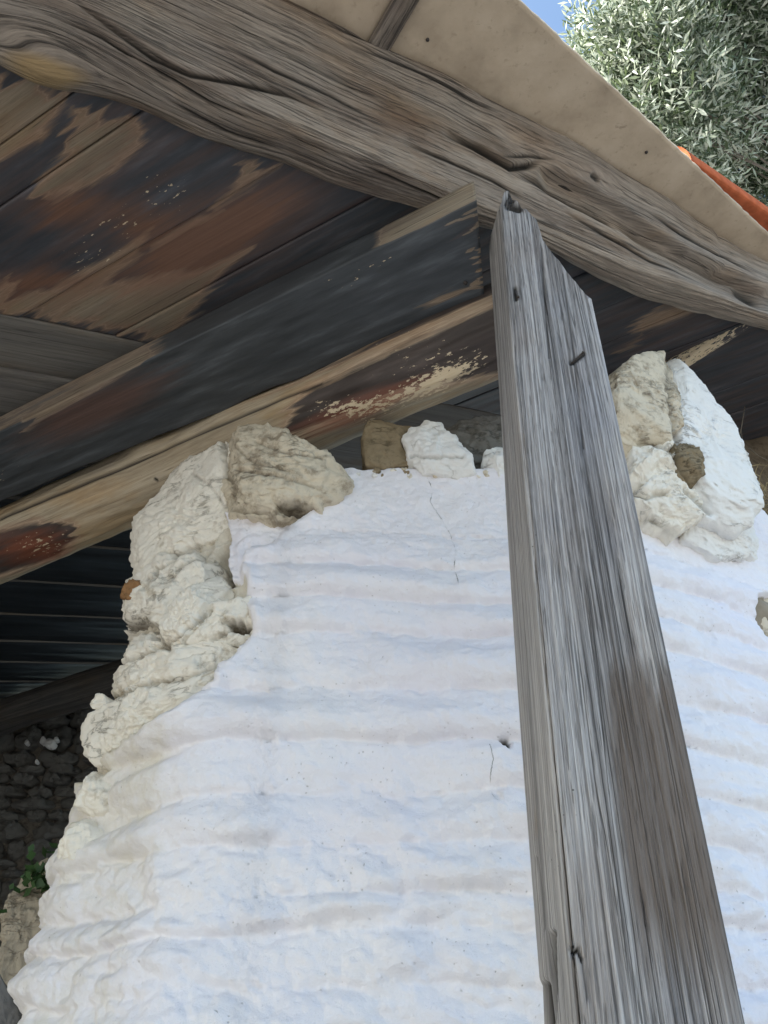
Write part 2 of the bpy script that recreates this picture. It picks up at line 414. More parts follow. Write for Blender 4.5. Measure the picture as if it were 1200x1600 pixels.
def soffit_mat():
    s = NT('fibre_cement'); tc = s.n('ShaderNodeTexCoord').outputs['Object']
    a = s.noise(tc, 7, 5, .6); b = s.noise(tc, 60, 5, .65); c = s.noise(tc, 300, 3)
    col = s.ramp(a, [(.28, (.37, .295, .215)), (.5, (.50, .405, .30)), (.72, (.59, .49, .375))])
    col = s.mix(s.math('MULTIPLY', s.mr(s.noise(tc, 2.2, 5, .65), .52, .68), .35), col, (.30, .22, .15))
    col = s.mix(s.math('MULTIPLY', s.mr(b, .58, .75), .5), col, (.25, .19, .13))
    sc = s.mr(s.noise(s.vmul(tc, (10, 24, 10)), 1, 5, .7), .70, .74)
    col = s.mix(s.math('MULTIPLY', sc, .5), col, (.17, .13, .09))
    return s.done(col, .85, s.bump(s.math('ADD', b, s.math('MULTIPLY', c, .4)), .35, .003), .25)
M['soffit'] = soffit_mat()
def leaf_mat():
    s = NT('olive_leaf'); r = s.attr('tone')
    col = s.ramp(r, [(.0, (.030, .055, .03)), (.42, (.075, .115, .06)), (.58, (.36, .42, .34)), (1, (.70, .74, .66))])
    bs = s.b
    s.l(col, bs.inputs['Base Color']); bs.inputs['Roughness'].default_value = .38; bs.inputs['Specular IOR Level'].default_value = .6
    tr = s.n('ShaderNodeBsdfTranslucent'); s.l(s.mix(.4, col, (.20, .24, .10)), tr.inputs[0])
    mx = s.n('ShaderNodeMixShader'); mx.inputs[0].default_value = .35
    s.l(bs.outputs[0], mx.inputs[1]); s.l(tr.outputs[0], mx.inputs[2]); s.l(mx.outputs[0], s.out.inputs[0])
    return s.m
M['leaf'] = leaf_mat()

# ------------------------------------------------------------------ ground
gx = np.array([[-600, -600, -CAM_H], [600, -600, -CAM_H], [600, 600, -CAM_H], [-600, 600, -CAM_H]], float)
props(mk('ground', gx, np.array([[0, 1, 2, 3]]), M['ground'], smooth=False), kind='structure')

# ------------------------------------------------------------------ plastered wall
def chaikin(p, k):
    p = np.asarray(p, float)
    for _ in range(k):
        q = np.empty((2 * len(p), 2)); q[0::2] = p * .75 + np.roll(p, -1, 0) * .25; q[1::2] = p * .25 + np.roll(p, -1, 0) * .75
        a = q[:-2]; p = np.vstack([p[:1], a, p[-1:]])
    return p
wall = empty('plastered_wall', (0.1, 1.5, 0), 'thick rubble wall coated in rippled white lime plaster behind the leaning post', 'wall')
plan = chaikin([(-.66, 3.0), (-.66, 2.2), (-.655, 1.72), (-.60, 1.50), (-.46, 1.402), (-.335, 1.305), (-.26, 1.30), (.1, 1.30), (.40, 1.30), (.52, 1.325), (.75, 1.44), (.98, 1.55), (1.09, 1.66), (1.12, 1.9), (1.12, 3.0)], 3)
seg = np.hypot(*np.diff(plan, axis=0).T); cum = np.concatenate([[0], np.cumsum(seg)])
# dense where seen
s_a = cum[np.argmin(np.abs(plan[:, 1] - 1.9) + (plan[:, 0] > 0) * 9)]; s_b = cum[np.argmin(np.abs(plan[:, 1] - 1.8) + (plan[:, 0] < 0) * 9)]
sv = np.unique(np.concatenate([np.linspace(0, s_a, 12), np.arange(s_a, s_b, .0031), np.linspace(s_b, cum[-1], 12)]))
PX = np.interp(sv, cum, plan[:, 0]); PY = np.interp(sv, cum, plan[:, 1])
ztop = np.interp(sv, cum, np.interp(np.arange(len(plan)), np.arange(len(plan)), np.where(plan[:, 0] < -.20, 1.37, np.where(plan[:, 0] < .45, 1.255, 1.235))))
ztop = 1.255 + np.where(PX < -.17, (.115) * sstep(-.17, -.24, PX), 0) + .13 * sstep(.50, .62, PX)
ztop = ztop + .007 * fbm(np.stack([sv * 14, sv * 0, sv * 0], -1), 4)
tz = np.concatenate([np.linspace(0, .58, 20)[:-1], np.linspace(.58, 1, 430)])
ZZ = -CAM_H + tz[None, :] * (ztop[:, None] + CAM_H)
W0 = np.stack([np.broadcast_to(PX[:, None], ZZ.shape), np.broadcast_to(PY[:, None], ZZ.shape), ZZ], -1)
nrmw = grid_normals(W0, False)
if nrmw[len(sv) // 2, 200, 1] > 0: nrmw = -nrmw
px, py = project(W0)
S = np.broadcast_to(sv[:, None], ZZ.shape)
q = np.stack([S, ZZ, S * 0], -1)
# rounded, trowelled courses: scalloped height with the dark seam under each roll
wob = .015 * fbm(q * (2.9, 1.5, 1), 3) + .005 * fbm(q * (11, 6, 1) + 5, 2)
zc = ZZ + wob
front_l = [835, 888, 940, 992, 1080, 1158, 1238, 1318, 1398, 1452, 1545, 1620]
zs = sorted([(on_y(560, y_, 1.30)[2]) for y_ in front_l])
gap = np.full(ZZ.shape, 0.0)
ph = np.interp(zc, zs, np.arange(len(zs)))           # course number
fr = ph - np.floor(ph)
roll = np.power(np.clip(np.sin(pi * np.clip(fr, 0, 1)), 0, 1), .46)      # round roll
roll = roll * (.50 + .68 * (1 - fr))
inr = (zc > zs[0]) & (zc < zs[-1])
for _ in range(1): roll[:, 1:-1] = roll[:, 1:-1] * .5 + roll[:, 2:] * .25 + roll[:, :-2] * .25
strength = np.clip(.80 + .85 * fbm(q * (3.2, 7, 1) + 31, 3) - .25 * sstep(1180, 1450, py), .10, 1.35)
disp = np.where(inr, .0330 * roll * strength, .006)
disp += .010 * fbm(q * (3.5, 5, 1) + 3, 3) + .0035 * fbm(q * (18, 24, 1), 3) + .0018 * fbm(q * (60, 75, 1), 3)
low = sstep(1150, 1420, py)
seamn = np.exp(-(np.minimum(fr, 1 - fr) / .16) ** 2) * inr
disp += seamn * .0065 * fbm(q * (34, 48, 1) + 12, 4)
disp += low * .019 * (np.abs(fbm(q * (7, 10, 1) + 70, 4)) - .25)
disp += .0016 * np.clip(fbm(q * (30, 80, 1) + 40, 4), 0, 1)
# drawn ledges and lumps seen in the plaster
for pts, dep, wd in (([(330, 1315), (370, 1330), (410, 1330), (440, 1300), (470, 1270)], .010, 9), ([(390, 1475), (450, 1455), (520, 1440), (580, 1442)], .013, 12), ([(540, 1220), (600, 1240), (650, 1270)], .006, 10),
                     ([(300, 1535), (350, 1545), (400, 1570)], .012, 11), ([(640, 1320), (660, 1300), (700, 1290)], .005, 8), ([(110, 1385), (160, 1350), (240, 1335)], .010, 8), ([(85, 1448), (140, 1436), (215, 1425)], .010, 8),
                     ([(145, 1308), (190, 1288), (245, 1266)], .010, 8), ([(165, 1238), (230, 1205), (310, 1165)], .011, 8), ([(160, 1520), (190, 1515), (200, 1500)], .010, 10)):
    d, T = pl_dist(px, py, pts); k = np.exp(-(d / wd) ** 2) * np.minimum(1, 4 * T * (1 - T) + .35)
    disp -= dep * k
lump = [(620, 1285, 26, .010), (405, 1290, 38, .010), (655, 1318, 10, .006), (560, 1420, 40, .008), (330, 1420, 45, .008), (250, 1560, 40, .010)]
for lx, ly, lr, la in lump:
    disp += la * np.exp(-((px - lx) ** 2 + ((py - ly) * 1.4) ** 2) / lr ** 2)
zone = [(60, 560), (345, 600), (545, 700), (532, 747), (500, 785), (450, 828), (405, 858), (380, 885), (386, 930), (396, 985), (380, 1010), (338, 1062), (300, 1112), (240, 1158), (186, 1192), (160, 1222), (120, 1228), (60, 1200)]
edge_n = 9 * fbm(np.stack([px / 45, py / 45, px * 0], -1), 4)
sd = poly_sd(px, py, zone) + edge_n
front = nrmw[..., 1] < -.25
sd = np.where(front, sd, np.where((py < 1225) & (PX[:, None] < 0), 40, -40))
under = [(345, 795), (400, 800), (490, 790), (500, 785), (450, 828), (405, 858), (380, 885), (386, 905), (360, 905), (350, 880), (355, 840)]
su = poly_sd(px, py, under) + edge_n * .5
rub_z = ridged(np.stack([S * 13 + ZZ * 9, ZZ * 20 - S * 8, S * 0], -1), 4) - .5
rec = (.022 - .020 * rub_z) * sstep(-1, 7, sd)
hol = poly_sd(px, py, [(318, 868), (338, 846), (352, 842), (352, 876), (360, 908), (344, 914), (326, 902)]) + edge_n * .5
rec = rec + .085 * sstep(-1, 8, hol)
rec = rec + .05 * sstep(-1, 6, poly_sd(px, py, [(372, 968), (394, 975), (388, 1000), (352, 1045), (362, 1000)]) + edge_n * .5)
rec = rec + .05 * sstep(-1, 6, poly_sd(px, py, [(425, 797), (445, 785), (488, 782), (486, 796), (455, 802)]) + edge_n * .4)
rec = np.where(su > -3, np.minimum(rec, .010 + .03 * sstep(2, -3, su)), rec)
zr = poly_sd(px, py, [(1172, 935), (1240, 915), (1240, 1015), (1190, 1000)]) + edge_n * .6
rec = np.maximum(rec, .028 * sstep(-2, 8, zr))
lip = .010 * np.exp(-((sd + 10) / 9) ** 2) * front
disp = disp * (1 - sstep(0, 8, sd)) + lip - rec + np.where(su > 0, .006 * fbm(q * (30, 40, 1) + 8, 4), 0)
hole = [(789, 1167, 7, .022), (1068, 792, 7, .008), (775, 1250, 6, .006), (1192, 1215, 9, .008), (1105, 1000, 7, .004)]
hx_n = 5 * fbm(np.stack([px / 12, py / 12, px * 0 + 3], -1), 3)
dirt = .75 * sstep(0, 12, hol)  # shade inside the hole painted dark
for hx, hy, hr, hd in hole:
    k = np.exp(-((((px - hx + hx_n) / hr) ** 2 + ((py - hy - hx_n - (px - hx) * .7) / (hr * 1.25)) ** 2)) ** 2)
    disp -= hd * k
    if hd > .01: dirt = np.maximum(dirt, k)
# ground-off bits on the right flank
cream = sstep(-.30, -.42, PX)[:, None] * .62 * (1 - .35 * sstep(1150, 1500, py)) + sstep(-5, 5, sd) * .8
cream = np.where(su > 0, .12, cream)
raw = np.maximum(sstep(10, 26, sd) * (su < 0) * .45, sstep(0, 8, zr) * .9)
raw = np.maximum(raw, .85 * np.exp(-((px - 1080) ** 2 + (py - 830) ** 2) / 26 ** 2) * 0)
crk_l = [(664, 742), (676, 768), (672, 785), (688, 808), (703, 835), (711, 865), (709, 890), (713, 915), (717, 940)]
crack = np.full(px.shape, 50.0)
cx_ = np.interp(py, [p[1] for p in crk_l], [p[0] for p in crk_l])
m = (py > 742) & (py < 930) & front & (px > 400) & (px < 900)
crack = np.where(m, px - cx_, 50.0)
c2 = [(762, 1168), (768, 1195), (764, 1220), (768, 1250), (778, 1262)]
m2 = (py > 1170) & (py < 1260) & (np.abs(px - 766) < 40) & front
crack = np.where(m2, (px - np.interp(py, [p[1] for p in c2], [p[0] for p in c2])) * 1.3, crack)
WV = W0 + nrmw * disp[..., None]
# top cap, going back into the wall
ncap = 26
inward = -nrmw[:, -1] * np.array([1, 1, 0]); inward /= np.linalg.norm(inward, axis=1)[:, None]
cap = [WV]
for k in range(1, ncap):
    dd = .34 * k / (ncap - 1)
    c = WV[:, -1] + inward * dd
    c[:, 2] += .012 * fbm(np.stack([c[:, 0] * 12, c[:, 1] * 12, c[:, 0] * 0 + k], -1), 3) - .02 * min(1, k / 6)
    c[:, 0] = np.clip(c[:, 0], -.62, 1.08)
    cap.append(c[:, None])
WV = np.concatenate(cap, 1)
def ext(a, v): return np.concatenate([a, np.full((a.shape[0], ncap - 1), v)], 1)
mk('plaster', WV, gq(*WV.shape[:2], flip=True), M['plaster'], wall,
   attrs={'cream': ext(cream, .3), 'raw': ext(raw, 1.), 'crack': ext(crack, 50.), 'dirt': ext(dirt, 0)})

PL = {'F': (np.array([0, 1.30, 0]), np.array([0, -1., 0])),
      'C': (np.array([-.46, 1.402, 0]), nrm([-.578, -.816, 0])),
      'R': (np.array([.715, 1.425, 0]), nrm([.427, -.904, 0])),
      'M': (np.array([-.30, 1.30, 0]), nrm([-.25, -.97, 0]))}
HOLES = [([(305, 850), (344, 844), (348, 862), (350, 895), (360, 913), (341, 919), (332, 901), (329, 880), (305, 868)], .06), ([(428, 783), (460, 778), (487, 786), (485, 798), (440, 801)], .03),
         ([(350, 968), (372, 965), (395, 978), (386, 991), (366, 986)], .03), ([(340, 1022), (372, 1010), (357, 1046), (341, 1060)], .008), ([(192, 972), (222, 969), (244, 976), (240, 986), (196, 984)], .03)]  # cavities and undersides: sunk, with their shade put into the colour
CREV = [([(347, 685), (353, 739), (368, 760), (359, 787)], .014, 4.5), ([(222, 916), (245, 893), (275, 866), (304, 851)], .012, 4), ([(240, 1012), (275, 995), (300, 975), (330, 953)], .010, 4), ([(180, 1036), (230, 1018), (262, 1002), (275, 994)], .012, 4.5),
        ([(262, 905), (285, 880), (318, 868)], .008, 3), ([(166, 1092), (215, 1070), (300, 1055), (345, 1035)], .012, 4), ([(355, 795), (420, 801), (480, 795)], .010, 4), ([(245, 985), (250, 1005), (262, 1015)], .010, 4), ([(330, 1000), (350, 990), (372, 975)], .010, 3.5),
        ([(400, 690), (440, 705), (500, 715)], .005, 3), ([(375, 735), (430, 742), (490, 760)], .005, 3), ([(370, 700), (395, 722), (450, 735)], .005, 2.6), ([(300, 740), (330, 760), (350, 790)], .005, 3),
        ([(1043, 560), (1047, 610), (1052, 650), (1060, 690)], .012, 5), ([(985, 768), (1010, 774), (1045, 768)], .014, 5), ([(1052, 700), (1068, 735), (1084, 758)], .012, 5), ([(1070, 762), (1095, 785), (1110, 800)], .012, 5), ([(1000, 690), (1030, 692), (1056, 704)], .014, 5), ([(1000, 800), (1030, 818), (1060, 832)], .012, 5),
        ([(640, 712), (690, 714), (722, 712)], .006, 3)]
def stone_geo(out, plane, front, back, push=0., res=(72, 22), rough=.12, strata=0., seed=0, power=5.0, facets=9):
    p, n = plane; p = p + n * push
    P3 = np.array([on_plane(x, y, p, n) for x, y in out]); c = P3.mean(0)
    e1 = nrm(np.cross([0, 0, 1], n)); e2 = np.cross(n, e1)
    a = (P3 - c) @ e1; b = (P3 - c) @ e2
    th = np.arctan2(b, a); o = np.argsort(th); th = th[o]; r = np.hypot(a, b)[o]
    nt_, nr = res
    T = np.linspace(-pi, pi, nt_, endpoint=False)
    # exact polygon radius, lightly smoothed
    A = np.array([a[o], b[o]]).T; R = np.zeros(nt_)
    for i, t in enumerate(T):
        d = np.array([cos(t), sin(t)]); best = 0
        for k in range(len(A)):
            u, v = A[k], A[(k + 1) % len(A)]; e = v - u; den = d[0] * e[1] - d[1] * e[0]
            if abs(den) < 1e-12: continue
            tt = (u[0] * e[1] - u[1] * e[0]) / den; ss = (u[0] * d[1] - u[1] * d[0]) / den
            if tt > 0 and -1e-6 <= ss <= 1 + 1e-6: best = max(best, tt)
        R[i] = best if best > 0 else np.interp(t, th, r, period=2 * pi)
    R = R * (1.05 + .07 * pn(np.stack([np.cos(T) * 2.4, np.sin(T) * 2.4, T * 0 + seed * 1.7], -1)) + .05 * pn(np.stack([np.cos(T) * 7, np.sin(T) * 7, T * 0 + seed], -1)))
    for _ in range(1): R = R * .5 + (np.roll(R, 1) + np.roll(R, -1)) * .25
    size = R.mean()
    f = np.linspace(0, 1, nr)
    rho = np.concatenate([np.sin(f * pi / 2), np.sin(f[::-1] * pi / 2)[1:]])
    sgn = np.concatenate([np.ones(nr), -np.ones(nr - 1)])
    dome = np.power(np.clip(1 - rho ** power, 0, 1), 1 / power)
    hh = np.where(sgn > 0, front * dome, -back * dome)
    X = c + (rho[None, :, None] * R[:, None, None]) * (np.cos(T)[:, None, None] * e1 + np.sin(T)[:, None, None] * e2) + hh[None, :, None] * n
    nn = (X - (c - n * back * .2)); nn /= np.maximum(np.linalg.norm(nn, axis=-1, keepdims=True), 1e-9)
    k = 1 / max(size, .012)
    off = np.array([seed * 3.7, seed * 1.3, seed * 7.7])
    dsp = rough * size * (fbm(X * k * 1.1 + off, 4, .55) * .9 + .55 * (ridged(X * k * 2.0 + off, 4) - .6))
    dsp += .004 * fbm(X * 55 + off, 3) + .0016 * fbm(X * 160 + off, 2) + (.0038 * (ridged(X * (38, 38, 60) + off, 4) - .55) if nt_ >= 64 else 0)
    if strata:
        zz = X[..., 2] * 34 + X[..., 0] * 12 + 1.6 * fbm(X * 9 + off, 3)
        dsp += strata * (np.abs((zz % 1) - .5) * 2 - .5)
    rs = np.random.default_rng(seed + 500)
    for _ in range(facets):
        dv = rs.normal(size=3); dv -= n * (dv @ n); dv = nrm(nrm(dv) * rs.uniform(.25, 1.3) + n)
        pr = (X - c) @ dv; cut = pr.max() * rs.uniform(.66, .90)
        X = X - dv * (np.maximum(0, pr - cut) * .93)[..., None]
    dsp[:, 0] = dsp[:, 0].mean(); dsp[:, -1] = dsp[:, -1].mean()
    X = X + nn * dsp[..., None]
    sx, sy = project(X); fr_ = (sgn > 0)[None, :] & np.ones_like(sx, bool); dk = np.zeros(sx.shape)
    if nt_ >= 64:
        jt = 5 * fbm(np.stack([sx / 14, sy / 14, sx * 0], -1), 3)
        for pol, dep in HOLES:
            k = sstep(-4, 5, poly_sd(sx, sy, pol) + jt) * fr_; X = X - n * (dep * k)[..., None]; dk = np.maximum(dk, k * min(.75, dep / .04))
        for pts, dep, wd in CREV:
            dd, tt_ = pl_dist(sx + jt, sy + jt * .7, pts); k = np.exp(-(dd / wd) ** 2) * fr_; X = X - n * (dep * k)[..., None]; dk = np.maximum(dk, k * .42)
    X[:, 0] = X[:, 0].mean(0); X[:, -1] = X[:, -1].mean(0)
    stone_geo.dirt = dk
    return X.reshape(-1, 3), gq(nt_, X.shape[1], True)
def stone(out, plane, front, back, mat, parent, label=None, name='stone', **k):
    V, F = stone_geo(out, PL[plane] if isinstance(plane, str) else plane, front, back, **k)
    o = mk(name, V, F, M[mat], parent, attrs={'dirt': stone_geo.dirt})
    if label: o['label'] = label
    return o
H = (200, 64)
stone([(345, 690), (385, 672), (425, 672), (470, 690), (505, 706), (538, 735), (520, 762), (492, 786), (440, 800), (385, 800), (352, 795), (340, 750)], 'M', .034, .12, 'greystone', wall,
      'largest weathered grey-cream stone under the pale log', push=.01, res=H, strata=.0055, seed=1, rough=.10)
stone([(213, 905), (212, 860), (228, 810), (255, 765), (300, 715), (345, 684), (368, 720), (366, 780), (346, 836), (320, 858), (290, 868), (250, 890), (228, 920)], 'C', .037, .12, 'cream', wall,
      'tall cream-limed stone beside the pale log', push=-.002, res=H, strata=.0045, seed=2, rough=.11)
stone([(174, 945), (183, 925), (222, 905), (262, 876), (312, 862), (322, 885), (322, 925), (308, 985), (265, 1010), (246, 985), (238, 968), (200, 978), (180, 985)], 'C', .034, .10, 'cream', wall, push=.005, res=H, strata=.005, seed=3, rough=.14)
stone([(192, 918), (208, 906), (222, 910), (222, 928), (205, 940), (190, 936)], 'C', .020, .06, 'ochre', wall, 'small rust-brown stone on the outer edge', push=.03, seed=4, res=(48, 16))
stone([(248, 1010), (262, 958), (300, 905), (322, 898), (332, 915), (322, 950), (300, 990), (275, 1018), (255, 1020)], 'C', .024, .08, 'cream', wall, push=.03, res=H, seed=5, rough=.12)
stone([(330, 960), (350, 930), (385, 922), (396, 950), (392, 980), (360, 1010), (322, 1018), (300, 1005)], 'M', .021, .08, 'cream', wall, push=-.005, res=(96, 30), strata=.002, seed=6)
stone([(160, 1065), (163, 1035), (185, 1002), (225, 982), (248, 990), (262, 1015), (320, 1000), (372, 975), (388, 1000), (362, 1040), (300, 1070), (220, 1075), (182, 1098), (165, 1088)], 'C', .034, .11, 'cream', wall, push=.004, res=H, strata=.005, seed=7, rough=.12)
stone([(144, 1165), (148, 1115), (165, 1088), (215, 1068), (300, 1052), (355, 1030), (345, 1062), (300, 1108), (245, 1150), (190, 1190), (172, 1198), (152, 1190)], 'C', .034, .11, 'cream', wall, 'broad pale stone lowest of the bared end stones', push=.005, res=H, seed=8, rough=.10)
stone([(147, 1094), (156, 1086), (170, 1090), (170, 1108), (155, 1112), (147, 1104)], 'C', .020, .05, 'cream', wall, push=.02, seed=9, res=(40, 14))
stone([(121, 1246), (126, 1225), (145, 1209), (166, 1212), (176, 1235), (165, 1270), (142, 1274), (128, 1262)], 'C', .027, .07, 'cream', wall, push=.012, seed=10)
stone([(99, 1332), (105, 1300), (118, 1282), (140, 1279), (152, 1300), (140, 1340), (112, 1350), (102, 1344)], 'C', .027, .07, 'cream', wall, push=.012, seed=11)
# top course under the log
stone([(566, 690), (574, 668), (605, 664), (640, 668), (648, 700), (640, 738), (600, 742), (572, 738)], 'F', .035, .10, 'brownstone', wall, 'olive-brown stone wedged under the log', push=-.02, seed=13, res=(96, 30), power=5, facets=2, rough=.07)
stone([(628, 700), (640, 682), (668, 670), (690, 675), (712, 700), (735, 728), (738, 744), (700, 752), (660, 745), (640, 735)], 'F', .045, .10, 'whitestone', wall, 'white-limed stone beside the brown one', push=0., seed=14, res=(96, 30), strata=.002, facets=3, power=4)
stone([(690, 672), (720, 660), (775, 658), (830, 662), (830, 735), (770, 742), (738, 738), (715, 705)], 'F', .03, .10, 'darkstone', wall, 'dark grey stone beside the post', push=-.05, seed=15, res=(96, 30), power=4, facets=2)
stone([(752, 738), (756, 715), (775, 704), (800, 708), (812, 740), (790, 752), (765, 752)], 'F', .03, .08, 'whitestone', wall, push=-.005, seed=16)
# right shoulder
stone([(958, 615), (968, 580), (1000, 561), (1034, 552), (1050, 575), (1052, 620), (1056, 668), (1040, 698), (1000, 700), (968, 680)], 'R', .03, .14, 'greystone', wall, 'bare grey-brown face of the corner stone right of the post', push=.11, seed=17, res=H, rough=.08, power=4, facets=3)
stone([(1034, 553), (1062, 572), (1090, 606), (1112, 640), (1126, 662), (1150, 688), (1168, 735), (1177, 790), (1174, 822), (1140, 818), (1100, 800), (1070, 770), (1052, 720), (1042, 660), (1036, 600)], 'R', .035, .16, 'whitestone', wall, 'tall wedge of white lime crowning the right shoulder', push=.085, seed=18, res=H, rough=.10, power=3.6, facets=4, strata=.003)
stone([(983, 700), (1005, 684), (1035, 690), (1056, 712), (1060, 745), (1042, 768), (1005, 772), (985, 745)], 'R', .05, .12, 'cream', wall, push=.07, seed=19, res=H)
stone([(992, 780), (1015, 752), (1045, 742), (1075, 758), (1094, 792), (1086, 815), (1058, 830), (1020, 812)], 'R', .05, .12, 'cream', wall, push=.05, seed=20, res=H)
stone([(1045, 694), (1062, 686), (1082, 708), (1093, 742), (1080, 764), (1060, 745)], 'R', .035, .10, 'brownstone', wall, 'ochre pebble set in the right shoulder', push=.105, seed=21)
stone([(1085, 745), (1110, 770), (1150, 805), (1185, 825), (1190, 870), (1120, 870), (1070, 845), (1060, 810)], 'R', .03, .12, 'whitestone', wall, push=.02, seed=22, res=H, power=3, facets=2)
stone([(1165, 965), (1178, 938), (1220, 925), (1230, 1000), (1200, 1005), (1178, 992)], 'R', .02, .05, 'greystone', wall, 'bare stone showing where the plaster has fallen', push=-.03, seed=23, res=(96, 30))

# crumbs of mortar along the broken top edges
rc = random.Random(5)
for k in range(26):
    if k < 15: x, y, pl = rc.uniform(545, 765), rc.uniform(733, 746), 'F'
    else: x = rc.uniform(1005, 1165); y = 792 + (x - 1005) * .17 + rc.uniform(-8, 12); pl = 'R'
    r = rc.uniform(3, 8); nn_ = 7
    o = [(x + r * rc.uniform(.6, 1.3) * cos(t), y + r * rc.uniform(.5, .9) * sin(t)) for t in np.linspace(0, 2 * pi, nn_ + 1)[:-1]]
    stone(o, pl, .008, .02, rc.choice(['cream', 'greystone', 'whitestone', 'brownstone']), wall, name='mortar_crumb', push=.004 if pl == 'F' else .03, res=(16, 6), seed=300 + k, rough=.2, facets=4)

# ------------------------------------------------------------------ leaning post
YP = .77
zb, lean_k = -CAM_H, .055 / 1.03
def post_x(z): return lean_k * (z - .10)
top_px = [(783, 318), (788, 298), (794, 296), (802, 304), (838, 343), (848, 372), (876, 408), (903, 440), (928, 470), (948, 515), (960, 560)]
tp = np.array([on_y(x, y, YP) for x, y in top_px])
tp[:, 0] -= np.array([post_x(z) for z in tp[:, 2]])
XL, XR, DP = .158, .3035, .165
st = .0014
def edge_r(n_): return np.linspace(0, pi / 2, n_)
rr = .006
ring = []
for x in np.arange(XL + rr, XR - rr, st): ring.append((x, 0))
for t in edge_r(6): ring.append((XR - rr + rr * sin(t), rr - rr * cos(t)))
for y in np.arange(rr + .006, DP - rr, .006): ring.append((XR, y))
for t in edge_r(4): ring.append((XR - rr + rr * cos(t), DP - rr + rr * sin(t)))
for x in np.arange(XR - rr - .01, XL + rr, -.01): ring.append((x, DP))
for t in edge_r(4): ring.append((XL + rr - rr * sin(t), DP - rr + rr * cos(t)))
for y in np.arange(DP - rr - .003, rr, -.003): ring.append((XL, y))
for t in edge_r(6): ring.append((XL + rr - rr * cos(t), rr - rr * sin(t)))
ring = np.array(ring)
zt = np.interp(ring[:, 0], tp[:, 0], tp[:, 2]) + np.clip(ring[:, 1], 0, .15) * .75 * (ring[:, 1] > .02)
zt = zt + .004 * pn(np.stack([ring[:, 0] * 160, ring[:, 1] * 160, ring[:, 0] * 0], -1))
tt = np.concatenate([np.linspace(0, .50, 24)[:-1], np.linspace(.50, 1, 420)])
Z = zb + tt[None, :] * (zt[:, None] - zb)
Pp = np.stack([ring[:, 0][:, None] + lean_k * (Z - .10), YP + ring[:, 1][:, None] + Z * 0, Z], -1)
gc = np.stack([Z, np.broadcast_to(ring[:, 0][:, None] - .19, Z.shape), np.broadcast_to(ring[:, 1][:, None], Z.shape)], -1)
pn_ = grid_normals(Pp, True)
if pn_[10, 100, 1] > 0: pn_ = -pn_
ppx, ppy = project(Pp)
# eroded spring-wood ridges run up the post
gr = gc * (.8, 190, 60) + np.stack([np.zeros_like(Z), .9 * pn(gc * (1.4, 10, 8)), np.zeros_like(Z)], -1)
rid = pn(gr)
gr2 = gc * (1.0, 42, 30) + 4
dsp = .0011 * rid + .0016 * pn(gr2) + .0025 * pn(gc * (1.5, 11, 8) + 9)
frontp = pn_[..., 1] < -.5
pdark = np.zeros(Z.shape)
for pts, dep, wd in (([(864, 1460), (866, 1520), (872, 1600)], .010, 5), ([(862, 1482), (872, 1487), (884, 1478), (895, 1490), (903, 1484), (910, 1500)], .007, 2.6), ([(910, 1500), (918, 1560)], .003, 2), ([(850, 1540), (856, 1600)], .010, 7),
                     ([(805, 450), (807, 466)], .006, 3.4), ([(893, 566), (912, 552)], .006, 3.5), ([(846, 385), (852, 470), (858, 560)], .003, 1.4), ([(880, 425), (893, 520), (912, 700)], .003, 1.3), ([(1003, 1390), (1010, 1450)], .003, 1.2), ([(800, 305), (795, 318), (812, 322)], .012, 7),
                     ([(838, 1340), (848, 1400), (850, 1450)], .002, 4)):
    d, T = pl_dist(ppx, ppy, pts); k = np.exp(-(d / wd) ** 2) * (frontp | (ppx < 870))
    dsp -= dep * k; pdark = np.maximum(pdark, k * min(1, dep / .005))
# splintered board-like faces near the head
dsp -= .003 * sstep(842, 850, ppx) * sstep(600, 420, ppy) * frontp + .003 * sstep(880, 886, ppx - (ppy - 420) * .12) * sstep(640, 440, ppy) * frontp
Pp = Pp + pn_ * dsp[..., None]
bare_p = np.exp(-(((ppx - 838) / 12) ** 2 + ((ppy - 1290) / 60) ** 2)) * .42
post_st = .95 * sstep(960, 1120, ppy + 60 * pn(np.stack([ppx / 14, ppy / 400, ppx * 0], -1))) * sstep(.02, .5, np.clip((ppx - 905 - (ppy - 1000) * .12) / 110, 0, 1)) * sstep(1650, 1350, ppy - (ppx - 1000) * .6)
V, F, A = sweep_mesh(Pp, {'gc': gc, 'dirt': pdark, 'bare': bare_p, 'red': post_st, 'pale': .75 * (pn_[..., 0] < -.5)})  # pale: left face brightened in colour to offset its dim light
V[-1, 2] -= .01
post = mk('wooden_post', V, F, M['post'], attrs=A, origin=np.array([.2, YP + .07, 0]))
props(post, 'leaning square grey weathered post with splintered slanting top', 'post')
def tube(path, rad, n=10, cap=True):
    path = np.asarray(path, float); rad = np.broadcast_to(np.asarray(rad, float), (len(path),))
    t = np.gradient(path, axis=0); t /= np.linalg.norm(t, axis=1)[:, None]
    up = np.array([0, 0, 1.]) if abs(t[0, 2]) < .9 else np.array([1., 0, 0])
    a = np.cross(t, up); a /= np.linalg.norm(a, axis=1)[:, None]; b = np.cross(t, a)
    an = np.linspace(0, 2 * pi, n, endpoint=False)
    return path[None] + rad[None, :, None] * (np.cos(an)[:, None, None] * a[None] + np.sin(an)[:, None, None] * b[None])
for (ax, ay), (bx, by) in (((893, 568), (911, 551)), ((806, 455), (809, 464))):
    a = on_y(ax, ay, YP + .002); b = on_y(bx, by, YP - .008)
    P_ = tube([a, (a + b) / 2, b, b + (b - a) * .02], [.0016, .0016, .0016, .003], 8)
    V, F, A = sweep_mesh(P_, {})
    mk('nail', V, F, M['iron'], parent=post, attrs=A)

